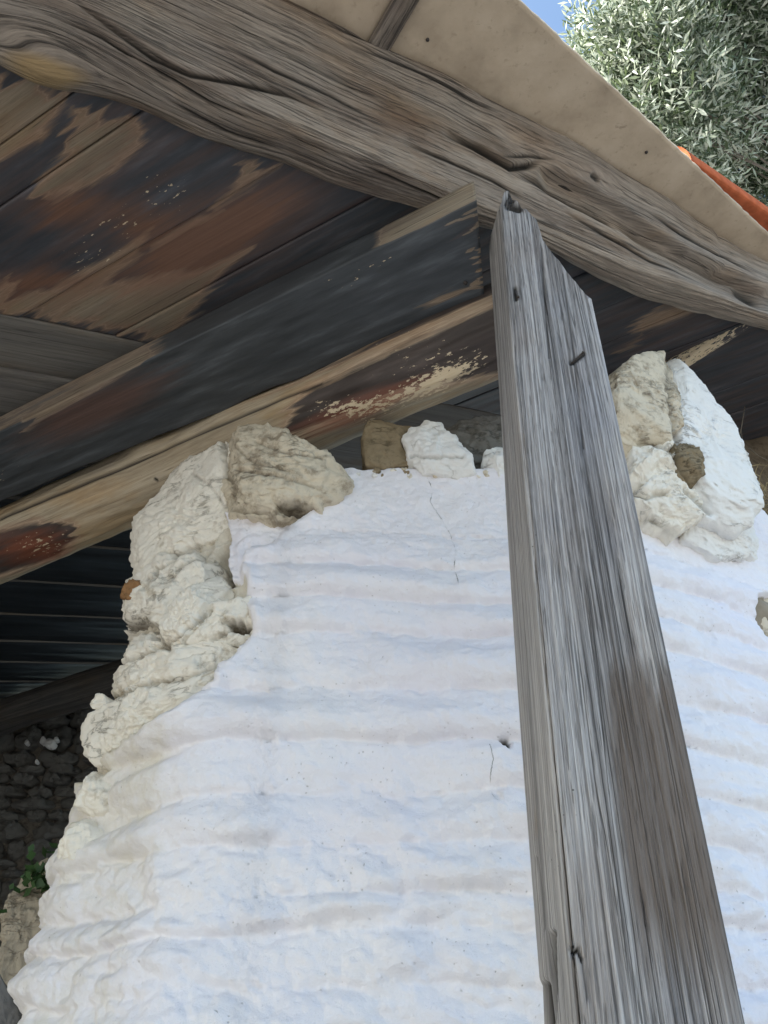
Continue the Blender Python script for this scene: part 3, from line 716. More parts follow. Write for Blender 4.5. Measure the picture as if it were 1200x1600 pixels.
# ------------------------------------------------------------------ the big eave timber
Lp = [(-60, 90), (0, 110), (115, 150), (230, 190), (330, 232), (430, 265), (530, 300), (640, 332), (760, 360), (850, 392), (930, 440), (1000, 472), (1100, 500), (1200, 518)]
Cp = [(-60, 10), (100, 50), (300, 130), (500, 215), (700, 300), (850, 365), (1000, 430), (1200, 490)]
Tp = [(300, -90), (480, 0), (600, 64), (700, 110), (850, 188), (1000, 275), (1100, 342), (1200, 412)]
sS = np.concatenate([np.linspace(-2.4, -1.0, 30)[:-1], np.arange(-1.0, 1.75, .0032), np.linspace(1.75, 2.1, 12)[1:]])
def edge3(pts, h):
    Q = np.array([on_roof(x, y, h) for x, y in pts]); sq = Q @ D2; o = np.argsort(sq); Q, sq = Q[o], sq[o]
    off = Q - sq[:, None] * D2
    R_ = np.stack([np.interp(sS, sq, off[:, k]) for k in range(3)], -1) + sS[:, None] * D2
    ker = np.hanning(41); ker /= ker.sum()
    sm = np.stack([np.convolve(np.pad(R_[:, k] - sS * D2[k], 20, mode='edge'), ker, 'valid') for k in range(3)], -1) + sS[:, None] * D2
    return sm
Le, Ce, Te = edge3(Lp, -.05), edge3(Cp, -.055), edge3(Tp, .15)
Be = Le + (Te - Ce) * .8 + N * .02
ctrl = np.stack([Le, Le * .5 + Ce * .5, Ce, Ce * .62 + Te * .38 - N * .012, Ce * .3 + Te * .7 - N * .006, Te, Te * .5 + Be * .5, Be, Be * .5 + Le * .5], 0)   # ring of 9
nb = 250
def ring_curve(c, n):
    k = len(c); X = []
    u = np.linspace(0, k, n, endpoint=False)
    i = np.floor(u).astype(int); f = (u - i)[:, None, None]
    p = lambda d: c[(i + d) % k]
    # uniform B-spline pulled toward the control polygon
    bs = ((1 - f) ** 3 * p(-1) + (3 * f ** 3 - 6 * f ** 2 + 4) * p(0) + (-3 * f ** 3 + 3 * f ** 2 + 3 * f + 1) * p(1) + f ** 3 * p(2)) / 6
    ln = p(0) * (1 - f) + p(1) * f
    return bs * .5 + ln * .5
B = ring_curve(ctrl, nb)
ctr = B.mean(0)
bnrm = B - ctr[None]; bnrm -= (bnrm @ D2)[..., None] * D2; bl = np.linalg.norm(bnrm, axis=-1, keepdims=True); bnrm /= bl
gn = grid_normals(B, True); gn = np.where(((gn * bnrm).sum(-1, keepdims=True)) < 0, -gn, gn)
bx, by = project(B)
perim = np.concatenate([[0], np.cumsum(np.linalg.norm(np.diff(B[:, 400], axis=0), axis=1))])
al = np.broadcast_to(sS[None, :], bx.shape); ac = np.broadcast_to(perim[:, None], bx.shape).copy()
for kx, ky, rx, ry, am in ((40, 100, 200, 110, .07), (650 + 390 / 2 - 460, 60, 10, 10, 0), (925, 275, 80, 26, .022), (790, 205, 60, 24, .012), (1190, 455, 60, 30, .015)):
    if am == 0: continue
    u = ((bx - kx) * .92 + (by - ky) * .38) / rx; v_ = (-(bx - kx) * .38 + (by - ky) * .92) / ry
    ac = ac + am * np.exp(-(u * u + v_ * v_)) * np.sign(v_ + 1e-3) * (1 - np.exp(-v_ * v_ * 6))
gcb = np.stack([al, ac, 0 * al], -1)
dsp = .006 * fbm(B * 5, 3) + .004 * fbm(np.stack([al * 2.2, ac * 26, al * 0], -1), 3) + .0018 * fbm(np.stack([al * 3, ac * 110, al * 0], -1), 2)
bd = np.zeros(bx.shape)
def carve(pts, dep, wd, dark=.8, taper=True):
    global dsp, bd
    d, T = pl_dist(bx, by, pts); t = np.minimum(1, 5 * T * (1 - T)) if taper else 1
    k = np.exp(-(d / wd) ** 2) * t; dsp = dsp - dep * k; bd = np.maximum(bd, k * dark)
carve([(120, 5), (190, 55), (240, 90), (300, 118), (380, 132), (450, 148), (520, 175)], .014, 3.6, 1.0)
carve([(110, 0), (160, 30), (230, 75), (300, 122)], .007, 2.5, .7)
carve([(470, 20), (590, 68), (700, 92)], .006, 3, .6)
carve([(690, 205), (740, 228), (800, 262), (830, 258), (850, 250)], .022, 5, 1.0)
carve([(780, 245), (830, 242), (872, 250)], .008, 2.4, .8)
carve([(805, 268), (850, 290), (900, 318), (960, 348), (972, 360)], .016, 4.5, .95)
carve([(960, 345), (1000, 365), (1060, 400), (1140, 432), (1200, 440)], .010, 5, .5)
carve([(850, 184), (880, 200), (950, 218), (1010, 260), (1060, 300)], .005, 2.2, .5)
carve([(1160, 440), (1180, 462), (1200, 470)], .016, 8, .9)
carve([(920, 272), (935, 284)], .010, 6, .8)
carve([(300, 18), (380, 45), (480, 98), (560, 140), (640, 168)], .006, 2.6, .5)
carve([(400, 190), (500, 232), (600, 262), (690, 300)], .005, 2.4, .35)
carve([(560, 20), (680, 75), (760, 118), (850, 160)], .004, 2.2, .4)
for pts in ([(60, 20), (160, 62), (250, 118), (330, 160), (420, 196)], [(330, 60), (430, 108), (520, 150), (600, 190)], [(520, 60), (640, 112), (720, 150), (790, 182)], [(620, 215), (700, 250), (770, 285), (830, 322)], [(880, 330), (950, 372), (1020, 408), (1110, 446)],
            [(900, 215), (960, 246), (1030, 292), (1100, 338)], [(1000, 330), (1060, 362), (1130, 402), (1190, 432)], [(250, 150), (350, 205), (450, 240)], [(560, 255), (640, 290), (720, 325)]):
    wig = [(x_ + random.uniform(-4, 4), y_ + random.uniform(-5, 5)) for x_, y_ in pts]
    carve(wig, .007, 2.3, 1.0)
# ledge: timber split away below this line
ledge = [(850, 258), (900, 285), (960, 318), (1010, 352), (1070, 392), (1200, 450)]
ld = by - np.interp(bx, [p[0] for p in ledge], [p[1] for p in ledge])
dsp -= .024 * sstep(0, 6, ld) * sstep(50, 22, ld) * sstep(838, 870, bx)
dsp += .009 * sstep(-26, -4, ld) * sstep(2, -4, ld) * sstep(838, 870, bx)
lo2 = sstep(-30, 30, by - np.interp(bx, [0, 230, 640, 850], [60, 120, 262, 330]))
dsp -= .005 * sstep(.0, 1, pn(np.stack([al * 1.6, ac * 18, al * 0 + 3], -1)) * 2) * lo2
for kx, ky, rx, ry, a_ in ((75, 115, 80, 45, .012), (925, 276, 24, 12, .006)):
    dsp += a_ * np.exp(-(((bx - kx) / rx) ** 2 + ((by - ky) / ry) ** 2))
B = B + gn * dsp[..., None]
bbare = .95 * np.exp(-(((bx - 70) / 85) ** 2 + ((by - (104 + (bx - 70) * .25)) / 32) ** 2)) + .75 * np.exp(-(((bx - 400) / 40) ** 2 + ((by - 252) / 12) ** 2)) * 0
beam_lit = np.clip(.85 * sstep(640, 1000, bx + 60 * pn(np.stack([al * 4, ac * 40, al * 0], -1))) * (.55 + .6 * fbm(np.stack([al * 3, ac * 30, al * 0 + 2], -1), 3)) + .5 * np.exp(-((by - np.interp(bx, [700, 850, 1200], [300, 372, 486])) / 14) ** 2) * (bx > 700), 0, 1)  # stronger light on the right half and lower-edge highlight, painted in
V, F, A = sweep_mesh(B, {'gc': gcb, 'dirt': bd, 'bare': bbare, 'pale': beam_lit})
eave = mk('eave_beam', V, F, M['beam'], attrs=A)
props(eave, 'huge gnarled grey-brown timber with deep cracks crossing above the post', 'beam')

# ------------------------------------------------------------------ dark joist beside the post
ZJ = 1.55
ja, jb = on_z(0, 675, ZJ), on_z(745, 312, ZJ); jc, jd = on_z(0, 785, ZJ), on_z(757, 470, ZJ)
nl = 330; uu = np.linspace(-.9, 1.0, nl)
e_f = jb + (ja - jb) * 0
JD1 = (jb - ja); JD2 = (jd - jc)
front_e = ja[None] + JD1[None] * uu[:, None]; back_e = jc[None] + JD2[None] * uu[:, None]
av, bv = rect_ring(1., .085, .012, .006, fine=.018)
Wd = np.linalg.norm(back_e - front_e, axis=1)
P_ = front_e[None] + (back_e - front_e)[None] * av[:, None, None] + np.array([0, 0, 1.])[None, None] * bv[:, None, None]
al = np.broadcast_to((uu * np.linalg.norm(JD1))[None], P_.shape[:2]); ac = av[:, None] * Wd[None]; dpt = np.broadcast_to(bv[:, None], al.shape)
gcj = np.stack([al, ac, dpt], -1)
P_ = P_ + (.004 * fbm(gcj * (3, 12, 12), 3))[..., None] * np.array([.4, .6, 1.])
wob_ = .012 * fbm(np.stack([al * 5, al * 0, al * 0], -1), 3)
P_ = P_ + (wob_ * (dpt < .08) * sstep(.7, 1, ac / Wd[None]))[..., None] * nrm(jc - ja)
stk = .09 * pn(np.stack([al * 1.5, ac * 60, al * 0], -1)) + .04 * pn(np.stack([al * 3, ac * 180, al * 0 + 5], -1))
jx, jy = project(P_ + D1 * stk[..., None])
jp = np.full(jx.shape, .80)
side = np.broadcast_to((bv > .002)[:, None] & (av < .5)[:, None], jx.shape)      # front edge
jp = np.where(side, .42 - .45 * sstep(560, 650, jx) + .4 * sstep(230, 300, jx) * sstep(640, 560, jx), jp)
for pol, val in (([(605, 368), (650, 335), (745, 285), (748, 306), (690, 335), (640, 362)], .0), ([(40, 655), (235, 545), (225, 565), (120, 625), (50, 668)], .0), ([(735, 300), (762, 292), (764, 470), (756, 468), (750, 380)], .1)):
    k = np.clip(.5 + poly_sd(jx, jy, pol) / 14, 0, 1); jp = jp * (1 - k) + val * k
jr = 1.0 * np.exp(-(((jx - 150) / 130) ** 2 + ((jy - (640 - (jx - 150) * .42)) / 38) ** 2)) + .5 * np.exp(-(((jx - 735) / 20) ** 2 + ((jy - 345) / 40) ** 2))
jf = .45 * np.exp(-(((jx - 565) / 22) ** 2 + ((jy - 425) / 12) ** 2)) + .3 * np.exp(-(((jx - 5) / 10) ** 2 + ((jy - 745) / 14) ** 2))
jp = jp - .45 * np.exp(-(((jx - 700) / 70) ** 2 + ((jy - (462 - (jx - 700) * .4)) / 9) ** 2))
V, F, A = sweep_mesh(P_, {'gc': gcj, 'paint': jp, 'red': jr, 'flake': jf})
joist = mk('roof_joist', V, F, M['joist'], attrs=A)
props(joist, 'dark charcoal joist plank running left from the post head', 'joist')
V, F, A = sweep_mesh(tube([on_z(727, 442, ZJ + .004), on_z(727, 442, ZJ - .004)], [.006, .004], 10), {}); mk('nail', V, F, M['iron'], parent=joist, attrs=A)

# ------------------------------------------------------------------ round logs
def log(name, a, b, r0, r1, mat, label, nl=360, nr=72, bumps=(), carves=(), attr_fn=None, crook=.012, seed=0, ovl=1.0):
    a, b = np.asarray(a, float), np.asarray(b, float); L = np.linalg.norm(b - a); d = (b - a) / L
    e1 = nrm(np.cross(d, [0, 0, 1])); e2 = np.cross(e1, d)
    t = np.linspace(0, 1, nl); an = np.linspace(0, 2 * pi, nr, endpoint=False)
    cen = a + (b - a) * t[:, None] + crook * (pn(np.stack([t * L * 1.3 + seed, t * 0, t * 0], -1))[:, None] * e1 + pn(np.stack([t * L * 1.3 + seed + 40, t * 0, t * 0], -1))[:, None] * e2 * .6)
    R = (r0 + (r1 - r0) * t)
    dirv = np.cos(an)[:, None, None] * e1 + np.sin(an)[:, None, None] * e2 * ovl
    P = cen[None] + dirv * R[None, :, None]
    al = np.broadcast_to((t * L)[None], P.shape[:2]); ac = an[:, None] * R[None]
    x, y = project(P)
    g = np.stack([al, ac, np.zeros_like(al)], -1)
    cyc = np.stack([al * 2.5, np.cos(an)[:, None] * 1.6 + 0 * al, np.sin(an)[:, None] * 1.6 + 0 * al + seed], -1)
    ds = .10 * r0 * fbm(cyc, 3) + .0022 * fbm(np.stack([al * 4, np.cos(an)[:, None] * r0 * 60 + 0 * al, np.sin(an)[:, None] * r0 * 60 + 0 * al], -1), 3)
    dirt = np.zeros(x.shape)
    for bx_, by_, rx, ry, am in bumps: ds = ds + am * np.exp(-(((x - bx_) / rx) ** 2 + ((y - by_) / ry) ** 2))
    for pts, dep, wd, dk in carves:
        dd, T = pl_dist(x, y, pts); k = np.exp(-(dd / wd) ** 2); ds = ds - dep * k; dirt = np.maximum(dirt, k * dk)
    P = P + dirv * ds[..., None]
    at = {'gc': g, 'dirt': dirt}
    if attr_fn:
        stk = .06 * pn(np.stack([al * 2, ac * 60, al * 0 + seed], -1)) + .03 * pn(np.stack([al * 4, ac * 170, al * 0 + 5], -1))
        at.update(attr_fn(*project(P + d * stk[..., None])))
    V, F, A = sweep_mesh(P, at)
    o = mk(name, V, F, M[mat], attrs=A); props(o, label, 'log', 'rough round logs carrying the shed roof'); return o
def pale_attr(x, y):
    paint = np.zeros(x.shape)
    for pol, sc in (([(455, 640), (480, 612), (560, 575), (640, 535), (770, 478), (950, 400), (950, 520), (775, 585), (700, 592), (620, 612), (540, 650), (480, 668), (440, 675)], 26),
                    ([(-30, 850), (0, 832), (60, 815), (112, 822), (118, 838), (90, 866), (40, 885), (-30, 905)], 16)):
        paint = np.maximum(paint, np.clip(.5 + poly_sd(x, y, pol) / (2 * sc), 0, 1))
    paint = np.maximum(paint, .56 * sstep(300, 560, x) * sstep(0, 14, (600 - (x - 480) * .45) - y))
    red = .9 * np.exp(-(((x - 560) / 110) ** 2 + ((y - (640 - (x - 560) * .38)) / 26) ** 2)) + 1.0 * np.exp(-(((x - 50) / 70) ** 2 + ((y - 855) / 30) ** 2))
    fl = 1.0 * np.exp(-(((x - 670) / 75) ** 2 + ((y - (600 - (x - 670) * .35)) / 20) ** 2)) + .75 * np.exp(-(((x - 545) / 60) ** 2 + ((y - 638) / 16) ** 2)) + .5 * np.exp(-(((x - 60) / 45) ** 2 + ((y - 850) / 20) ** 2))
    fl += .30 * np.exp(-(((x - 660) / 90) ** 2 + ((y - 555) / 30) ** 2))
    bare = .55 * np.exp(-(((x - 150) / 160) ** 2 + ((y - (830 - (x - 150) * .35)) / 50) ** 2)) + .6 * np.exp(-(((x - 430) / 50) ** 2 + ((y - 650) / 18) ** 2))
    return {'paint': paint, 'red': red, 'flake': np.clip(fl, 0, 1), 'bare': bare}
a0 = np.array([.52, .975, 1.545]) + D1 * .17; b0 = a0 + D1 * 2.3
log('log_beam', a0, b0, .108, .108, 'log', 'pale stripped log with rust and dark stains lying on the wall top', nl=640, nr=150,
    bumps=((205, 676, 26, 22, .045),), carves=(([(0, 812), (100, 770), (230, 712), (330, 668), (440, 622), (500, 598)], .008, 2.6, .8), ([(196, 672), (203, 684), (196, 694)], .008, 5, .8), ([(243, 748), (246, 750)], .004, 2.5, .9), ([(272, 737), (277, 738)], .003, 2, .8)), attr_fn=pale_attr, seed=3, crook=.006)
# dark far log
c1 = ray(165, 1068); c1 = c1 * (3.3 / c1[1])
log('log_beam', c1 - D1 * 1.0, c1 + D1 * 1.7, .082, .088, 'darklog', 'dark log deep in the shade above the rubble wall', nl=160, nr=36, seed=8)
# flaky pole at the right
def flk(x, y): return {'paint': .62 + .2 * (y > 552), 'flake': .95 * np.exp(-(((x - 1090) / 70) ** 2)) + 0 * y, 'red': .3 + 0 * x}
c2_ = on_roof(1105, 543, -.045)
log('log_beam', on_roof(1165, 500, .02), on_roof(900, 668, -.07), .026, .026, 'board', 'thin flaking pole under the roof boards right of the post', nl=220, nr=40, attr_fn=flk, seed=12, crook=.003)

# ------------------------------------------------------------------ the shed roof
roof = empty('shed_roof', (0, 1.6, CAM_H + 1.6), 'old plank roof seen from below with peeling dark paint and a pale panel edge', 'roof')
def aE1(p): return p @ E1
j1, j2, j3 = aE1(on_roof(110, 150)), aE1(on_roof(200, 190)), aE1(on_roof(430, 262))
if True:
    cuts = [j1 - .62, j1 - .46, j1 - .31, j1 - .155, j1, j2, j3]
    x_ = j3
    while x_ < j3 + 2.1: x_ += .178 + .012 * sin(x_ * 40); cuts.append(x_)
cuts = sorted(cuts)
hd0 = on_roof(0, 490) @ E2                # where the boards stop at the header
pol_bare = [[(-60, 100), (100, 145), (112, 152), (60, 225), (-40, 275)], [(118, 165), (150, 172), (232, 190), (205, 245), (170, 280), (130, 300), (65, 320), (52, 290), (95, 245), (112, 225), (98, 205)],
            [(366, 252), (385, 252), (432, 262), (400, 285), (340, 328), (335, 318), (375, 275)], [(345, 330), (250, 382), (235, 386), (300, 345)], [(-40, 445), (0, 452), (20, 430), (30, 452), (80, 456), (140, 420), (205, 380), (240, 352), (215, 400), (150, 455), (85, 495), (-40, 495)],
            [(85, 495), (140, 450), (200, 440), (300, 418), (380, 395), (330, 450), (300, 500), (250, 540), (150, 515)]]
pol_bare += [[(985, 512), (1020, 485), (1090, 470), (1080, 492), (1050, 505), (1010, 516)], [(960, 550), (1000, 522), (1000, 535)]]
for k in range(len(cuts) - 1):
    a_, b_ = cuts[k] + .0012, cuts[k + 1] - .0012
    wd = b_ - a_; th = .024
    av, bv = rect_ring(wd, th, .012, .002, fine=.006)
    mid = (a_ + b_) / 2
    # run from above the eave timber back to the header line (both measured across the timber)
    base = P0 + E1 * (mid - aE1(P0))
    t_f = (P0 @ E2 + .10 * 0 - base @ E2) / (D1 @ E2); t_b = (hd0 - base @ E2) / (D1 @ E2)
    t0_, t1_ = t_f - .02, t_b - .003
    nl = int((t1_ - t0_) / .006); uu = np.linspace(0, 1, nl)
    hoff = .003 * math.sin(k * 2.3)
    # skew both ends to the header direction
    sk = -(E1 @ E2) / (D1 @ E2)
    al = t0_ + (t1_ - t0_) * uu[None, :] + (sk * (av - wd / 2))[:, None]
    P_ = base[None, None] + D1 * al[..., None] + E1 * (av - wd / 2)[:, None, None] + N * (bv + hoff)[:, None, None]
    g = np.stack([al + k * 3.1, np.broadcast_to(av[:, None] + k * .37, al.shape), np.broadcast_to(bv[:, None], al.shape)], -1)
    P_ = P_ + N * (.0022 * fbm(g * (2, 14, 10), 3))[..., None]
    stk = .055 * pn(np.stack([al * 1.5, g[..., 1] * 62, al * 0], -1)) + .018 * pn(np.stack([al * 3, g[..., 1] * 190, al * 0 + 5], -1)) + .03 * fbm(g * (8, 8, 1), 3)
    x, y = project(P_ + D1 * stk[..., None])
    pt = np.full(x.shape, .90)
    for pol in pol_bare: pt = np.minimum(pt, np.clip(.5 - poly_sd(x, y, pol) / 60, .05, 1))
    rd = .30 + .95 * np.exp(-(((x - 330) / 120) ** 2 + ((y - (375 - (x - 330) * .45)) / 45) ** 2)) + .8 * np.exp(-(((x - 215) / 60) ** 2 + ((y - 350) / 30) ** 2)) * .6 + .55 * np.exp(-(((x - 60) / 80) ** 2 + ((y - 440) / 18) ** 2)) + .55 * np.exp(-(((x - 90) / 60) ** 2 + ((y - 330) / 25) ** 2))
    fl = .42 * np.exp(-(((x - 255) / 28) ** 2 + ((y - 300) / 28) ** 2)) + .33 * np.exp(-(((x - 130) / 45) ** 2 + ((y - 400) / 26) ** 2)) + .33 * np.exp(-(((x - 190) / 50) ** 2 + ((y - 345) / 20) ** 2))
    V, F, A = sweep_mesh(P_, {'gc': g, 'paint': pt, 'red': rd, 'flake': fl})
    mk('roof_board', V, F, M['board'], parent=roof, attrs=A)
# rear bay: boards parallel to the eave, each lapped below the last
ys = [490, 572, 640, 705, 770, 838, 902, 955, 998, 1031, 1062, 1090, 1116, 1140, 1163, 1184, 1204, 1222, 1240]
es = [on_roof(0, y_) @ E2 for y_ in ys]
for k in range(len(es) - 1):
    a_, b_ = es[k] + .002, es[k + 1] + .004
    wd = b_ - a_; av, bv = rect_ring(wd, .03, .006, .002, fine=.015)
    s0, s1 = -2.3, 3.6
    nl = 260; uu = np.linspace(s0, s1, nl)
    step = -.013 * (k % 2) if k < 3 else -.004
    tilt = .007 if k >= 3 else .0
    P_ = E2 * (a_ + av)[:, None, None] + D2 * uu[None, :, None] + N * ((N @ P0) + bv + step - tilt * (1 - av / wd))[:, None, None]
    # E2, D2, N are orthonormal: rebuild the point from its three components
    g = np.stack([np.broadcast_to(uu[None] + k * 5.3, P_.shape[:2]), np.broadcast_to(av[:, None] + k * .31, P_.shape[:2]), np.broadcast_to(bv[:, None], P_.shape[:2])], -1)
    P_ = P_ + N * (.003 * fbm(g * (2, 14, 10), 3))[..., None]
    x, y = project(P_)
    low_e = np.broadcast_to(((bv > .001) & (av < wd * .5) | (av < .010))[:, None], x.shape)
    pt = np.where(low_e, .0, .95) if k >= 3 else np.full(x.shape, .22 if k == 0 else .36)  # pale lap edges: the light they catch is put into the colour
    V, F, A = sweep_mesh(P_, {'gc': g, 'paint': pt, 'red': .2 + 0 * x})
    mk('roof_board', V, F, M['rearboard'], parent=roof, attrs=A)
# pale soffit panels beyond the eave timber
ea, eb = on_roof(810, 0, .155), on_roof(1200, 365, .155); ED = nrm(eb - ea); EB = nrm(np.cross(N, ED)); EB = EB if EB[1] > 0 else -EB
sA = on_roof(648, 0, .155); sB = on_roof(607, 70, .155)
def slab(name, corners, th, mat, parent, n=(60, 24), rough=.0012):
    c = [np.asarray(v, float) for v in corners]
    u = np.linspace(0, 1, n[0])[:, None, None]; v = np.linspace(0, 1, n[1])[None, :, None]
    lo = (c[0] * (1 - u) + c[1] * u) * (1 - v) + (c[3] * (1 - u) + c[2] * u) * v
    lo = lo + N * (rough * fbm(lo * 9, 3))[..., None]; lo[:, 0] += (EB * .0022) * fbm(lo[:, 0] * 40, 4)[:, None]; hi = lo + N * th
    Vv = np.concatenate([lo.reshape(-1, 3), hi.reshape(-1, 3)]); m_ = n[0] * n[1]
    F = [gq(*n), gq(*n, flip=True) + m_]
    id_ = np.arange(m_).reshape(n)
    for l in (id_[0], id_[-1][::-1], id_[:, 0][::-1], id_[:, -1]):
        F.append(np.stack([l[:-1], l[1:], l[1:] + m_, l[:-1] + m_], -1))
    # separate rims shade flat enough at this size
    return mk(name, Vv, [np.concatenate(F)], M[mat], parent, smooth=False)
def edge_at(p): return ea + ED * ((p - ea) @ ED)
seam_dir = nrm(sB - sA)
k1 = sA + seam_dir * (-(sA - ea) @ EB) / (seam_dir @ EB)          # seam meets the outer edge
k2 = sB + seam_dir * .30
rgt = ea + ED * 1.75
slab('soffit_panel', [k1 + ED * .002, rgt, rgt + EB * .45, k2 + ED * .002], .012, 'soffit', roof, (200, 60))
slab('soffit_panel', [k1 - ED * 4.0, k1 - ED * .002, k2 - ED * .002, k2 - ED * 4.0], .012, 'soffit', roof, (80, 40))
for x_, y_ in ((668, 62), (1010, 238)):
    p_ = on_roof(x_, y_, .154)
    V, F, A = sweep_mesh(tube([p_ + N * .004, p_ - N * .002], [.0042, .0036], 10), {}); mk('screw', V, F, M['iron'], parent=roof, attrs=A)
# seam batten
bt = nrm(np.cross(N, seam_dir)); bt = bt if bt @ ED < 0 else -bt
c0 = k1 + seam_dir * .01
P_ = []
av, bv = rect_ring(.045, .016, .008, .002)
uu = np.linspace(0, .33, 60)
P_ = c0 + seam_dir * uu[None, :, None] + bt * (av - .002)[:, None, None] - N * (bv + .001)[:, None, None]
g = np.stack([np.broadcast_to(uu[None], P_.shape[:2]), np.broadcast_to(av[:, None], P_.shape[:2]), np.broadcast_to(bv[:, None], P_.shape[:2])], -1)
V, F, A = sweep_mesh(P_, {'gc': g}); mk('seam_batten', V, F, M['beam'], parent=roof, attrs=A)
# unseen cover, added above everything to block the sun
q0 = ea + N * .05 - ED * 4.2 + EB * .05; q1 = ea + N * .05 + ED * 2.3 + EB * .05
slab('sun_cover', [q0, q1, q1 + EB * 3.6, q0 + EB * 3.6], .03, 'suncover', roof, (24, 24), .004)

# terracotta tile lying along the panel edge
def tile(a, b, r, label):
    d = nrm(b - a); sd_ = nrm(np.cross(N, d)); t = np.linspace(0, 1, 30); an = np.linspace(-.15, pi + .15, 24)
    rr_ = (r * (1 - .12 * t))
    cen = a[None] + (b - a)[None] * t[:, None]
    o_ = cen[None] + rr_[None, :, None] * (np.cos(an)[:, None, None] * sd_ + np.sin(an)[:, None, None] * N)
    fl_ = np.linspace(-1, 1, 24)
    i_ = cen[None] + rr_[None, :, None] * (fl_[:, None, None] * sd_ * .97) - N * .016 + 0 * o_
    P_ = np.concatenate([o_, i_], 0); P_ = P_ + N * (.0015 * fbm(P_ * 30, 3))[..., None]
    V = P_.reshape(-1, 3); nu, nv = P_.shape[:2]; F = [gq(nu, nv, True)]
    h_ = nu // 2
    for col in (0, nv - 1):
        i = np.arange(h_ - 1); F[0] = np.concatenate([F[0], np.stack([i * nv + col, (i + 1) * nv + col, (nu - 2 - i) * nv + col, (nu - 1 - i) * nv + col], -1)])
    o = mk('roof_tile', V, F, M['tile']); props(o, label, 'tile'); return o
tA = on_roof(1082, 258, .172); tB = tA + ED * .62
tile(tA + EB * .088 + N * .024, tB + EB * .026 + N * .052, .095, 'orange-red terracotta barrel tile lying on the pale panel edge')

# ------------------------------------------------------------------ dark rubble wall deep in the shade
YB = 4.2
rub = empty('rubble_wall', (-1.8, YB + .2, 0), 'dark dry-stone rubble wall in deep shade behind the wall end', 'wall')
nx, nz = 70, 70
gxv = np.linspace(-3.4, -.70, nx); gzv = np.linspace(-CAM_H, 2.12, nz)
GX, GZ = np.meshgrid(gxv, gzv, indexing='ij')
core = np.stack([GX, YB + .05 + .04 * fbm(np.stack([GX * 4, GZ * 4, GX * 0], -1), 4), GZ], -1)
back_ = core.copy(); back_[..., 1] = YB + .5
Vv = np.concatenate([core.reshape(-1, 3), back_.reshape(-1, 3)]); m_ = nx * nz
F = [gq(nx, nz), gq(nx, nz, flip=True) + m_]; id_ = np.arange(m_).reshape(nx, nz)
for l in (id_[0], id_[-1][::-1], id_[:, 0][::-1], id_[:, -1]): F.append(np.stack([l[:-1], l[1:], l[1:] + m_, l[:-1] + m_], -1))
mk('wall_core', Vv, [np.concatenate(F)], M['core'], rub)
zrow = .85; ri = 0
while zrow < 2.1:
    hgt = random.choice([.04, .06, .09, .13]) * random.uniform(.85, 1.15); x = -2.42 + random.uniform(0, .08)
    while x < -1.25:
        wd = random.uniform(.07, .26)
        cx, cz = x + wd / 2, zrow + hgt / 2
        out3 = []
        for k in range(9):
            a = 2 * pi * k / 9 + random.uniform(-.15, .15)
            rx = wd * .52 * random.uniform(.85, 1.08); rz = hgt * .55 * random.uniform(.85, 1.1)
            out3.append((cx + rx * cos(a) * (1.1 if abs(cos(a)) > .6 else 1), cz + rz * sin(a)))
        pxs = [project(np.array([X_, YB, Z_])) for X_, Z_ in out3]
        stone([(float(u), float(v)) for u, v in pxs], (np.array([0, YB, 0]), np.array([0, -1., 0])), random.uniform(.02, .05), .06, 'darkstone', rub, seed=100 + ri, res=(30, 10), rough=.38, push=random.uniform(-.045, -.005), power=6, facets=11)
        ri += 1; x += wd + .006
    zrow += hgt + .004
gy = np.linspace(1.0, YB + .45, 50)
GY, GZ2 = np.meshgrid(gy, gzv, indexing='ij')
sw = np.stack([-2.75 + .04 * fbm(np.stack([GY * 4, GZ2 * 4, GY * 0 + 9], -1), 4), GY, GZ2], -1); sw2 = sw.copy(); sw2[..., 0] -= .45
Vv = np.concatenate([sw.reshape(-1, 3), sw2.reshape(-1, 3)]); m_ = GY.size; n_ = GY.shape
F = [gq(*n_), gq(*n_, flip=True) + m_]; id_ = np.arange(m_).reshape(n_)
for l in (id_[0], id_[-1][::-1], id_[:, 0][::-1], id_[:, -1]): F.append(np.stack([l[:-1], l[1:], l[1:] + m_, l[:-1] + m_], -1))
mk('wall_core', Vv, [np.concatenate(F)], M['core'], rub)  # unseen side wall, added to keep light out of the rear bay
# white chips standing in for daylight through gaps in it
crumb = [(68, 1158, 7), (78, 1163, 9), (42, 1160, 4), (57, 1190, 3), (88, 1155, 4)]
for i, (x, y, r) in enumerate(crumb):
    o = [(x + r * random.uniform(.7, 1.2) * cos(t), y + r * random.uniform(.7, 1.2) * sin(t)) for t in np.linspace(0, 2 * pi, 8)[:-1]]
    stone(o, (np.array([0, YB - .09, 0]), np.array([0, -1., 0])), .012, .03, 'whitestone', rub, name='daylight_chip', label='white chip standing in for daylight through the dark rubble' if i == 1 else None, seed=200 + i, res=(20, 7))

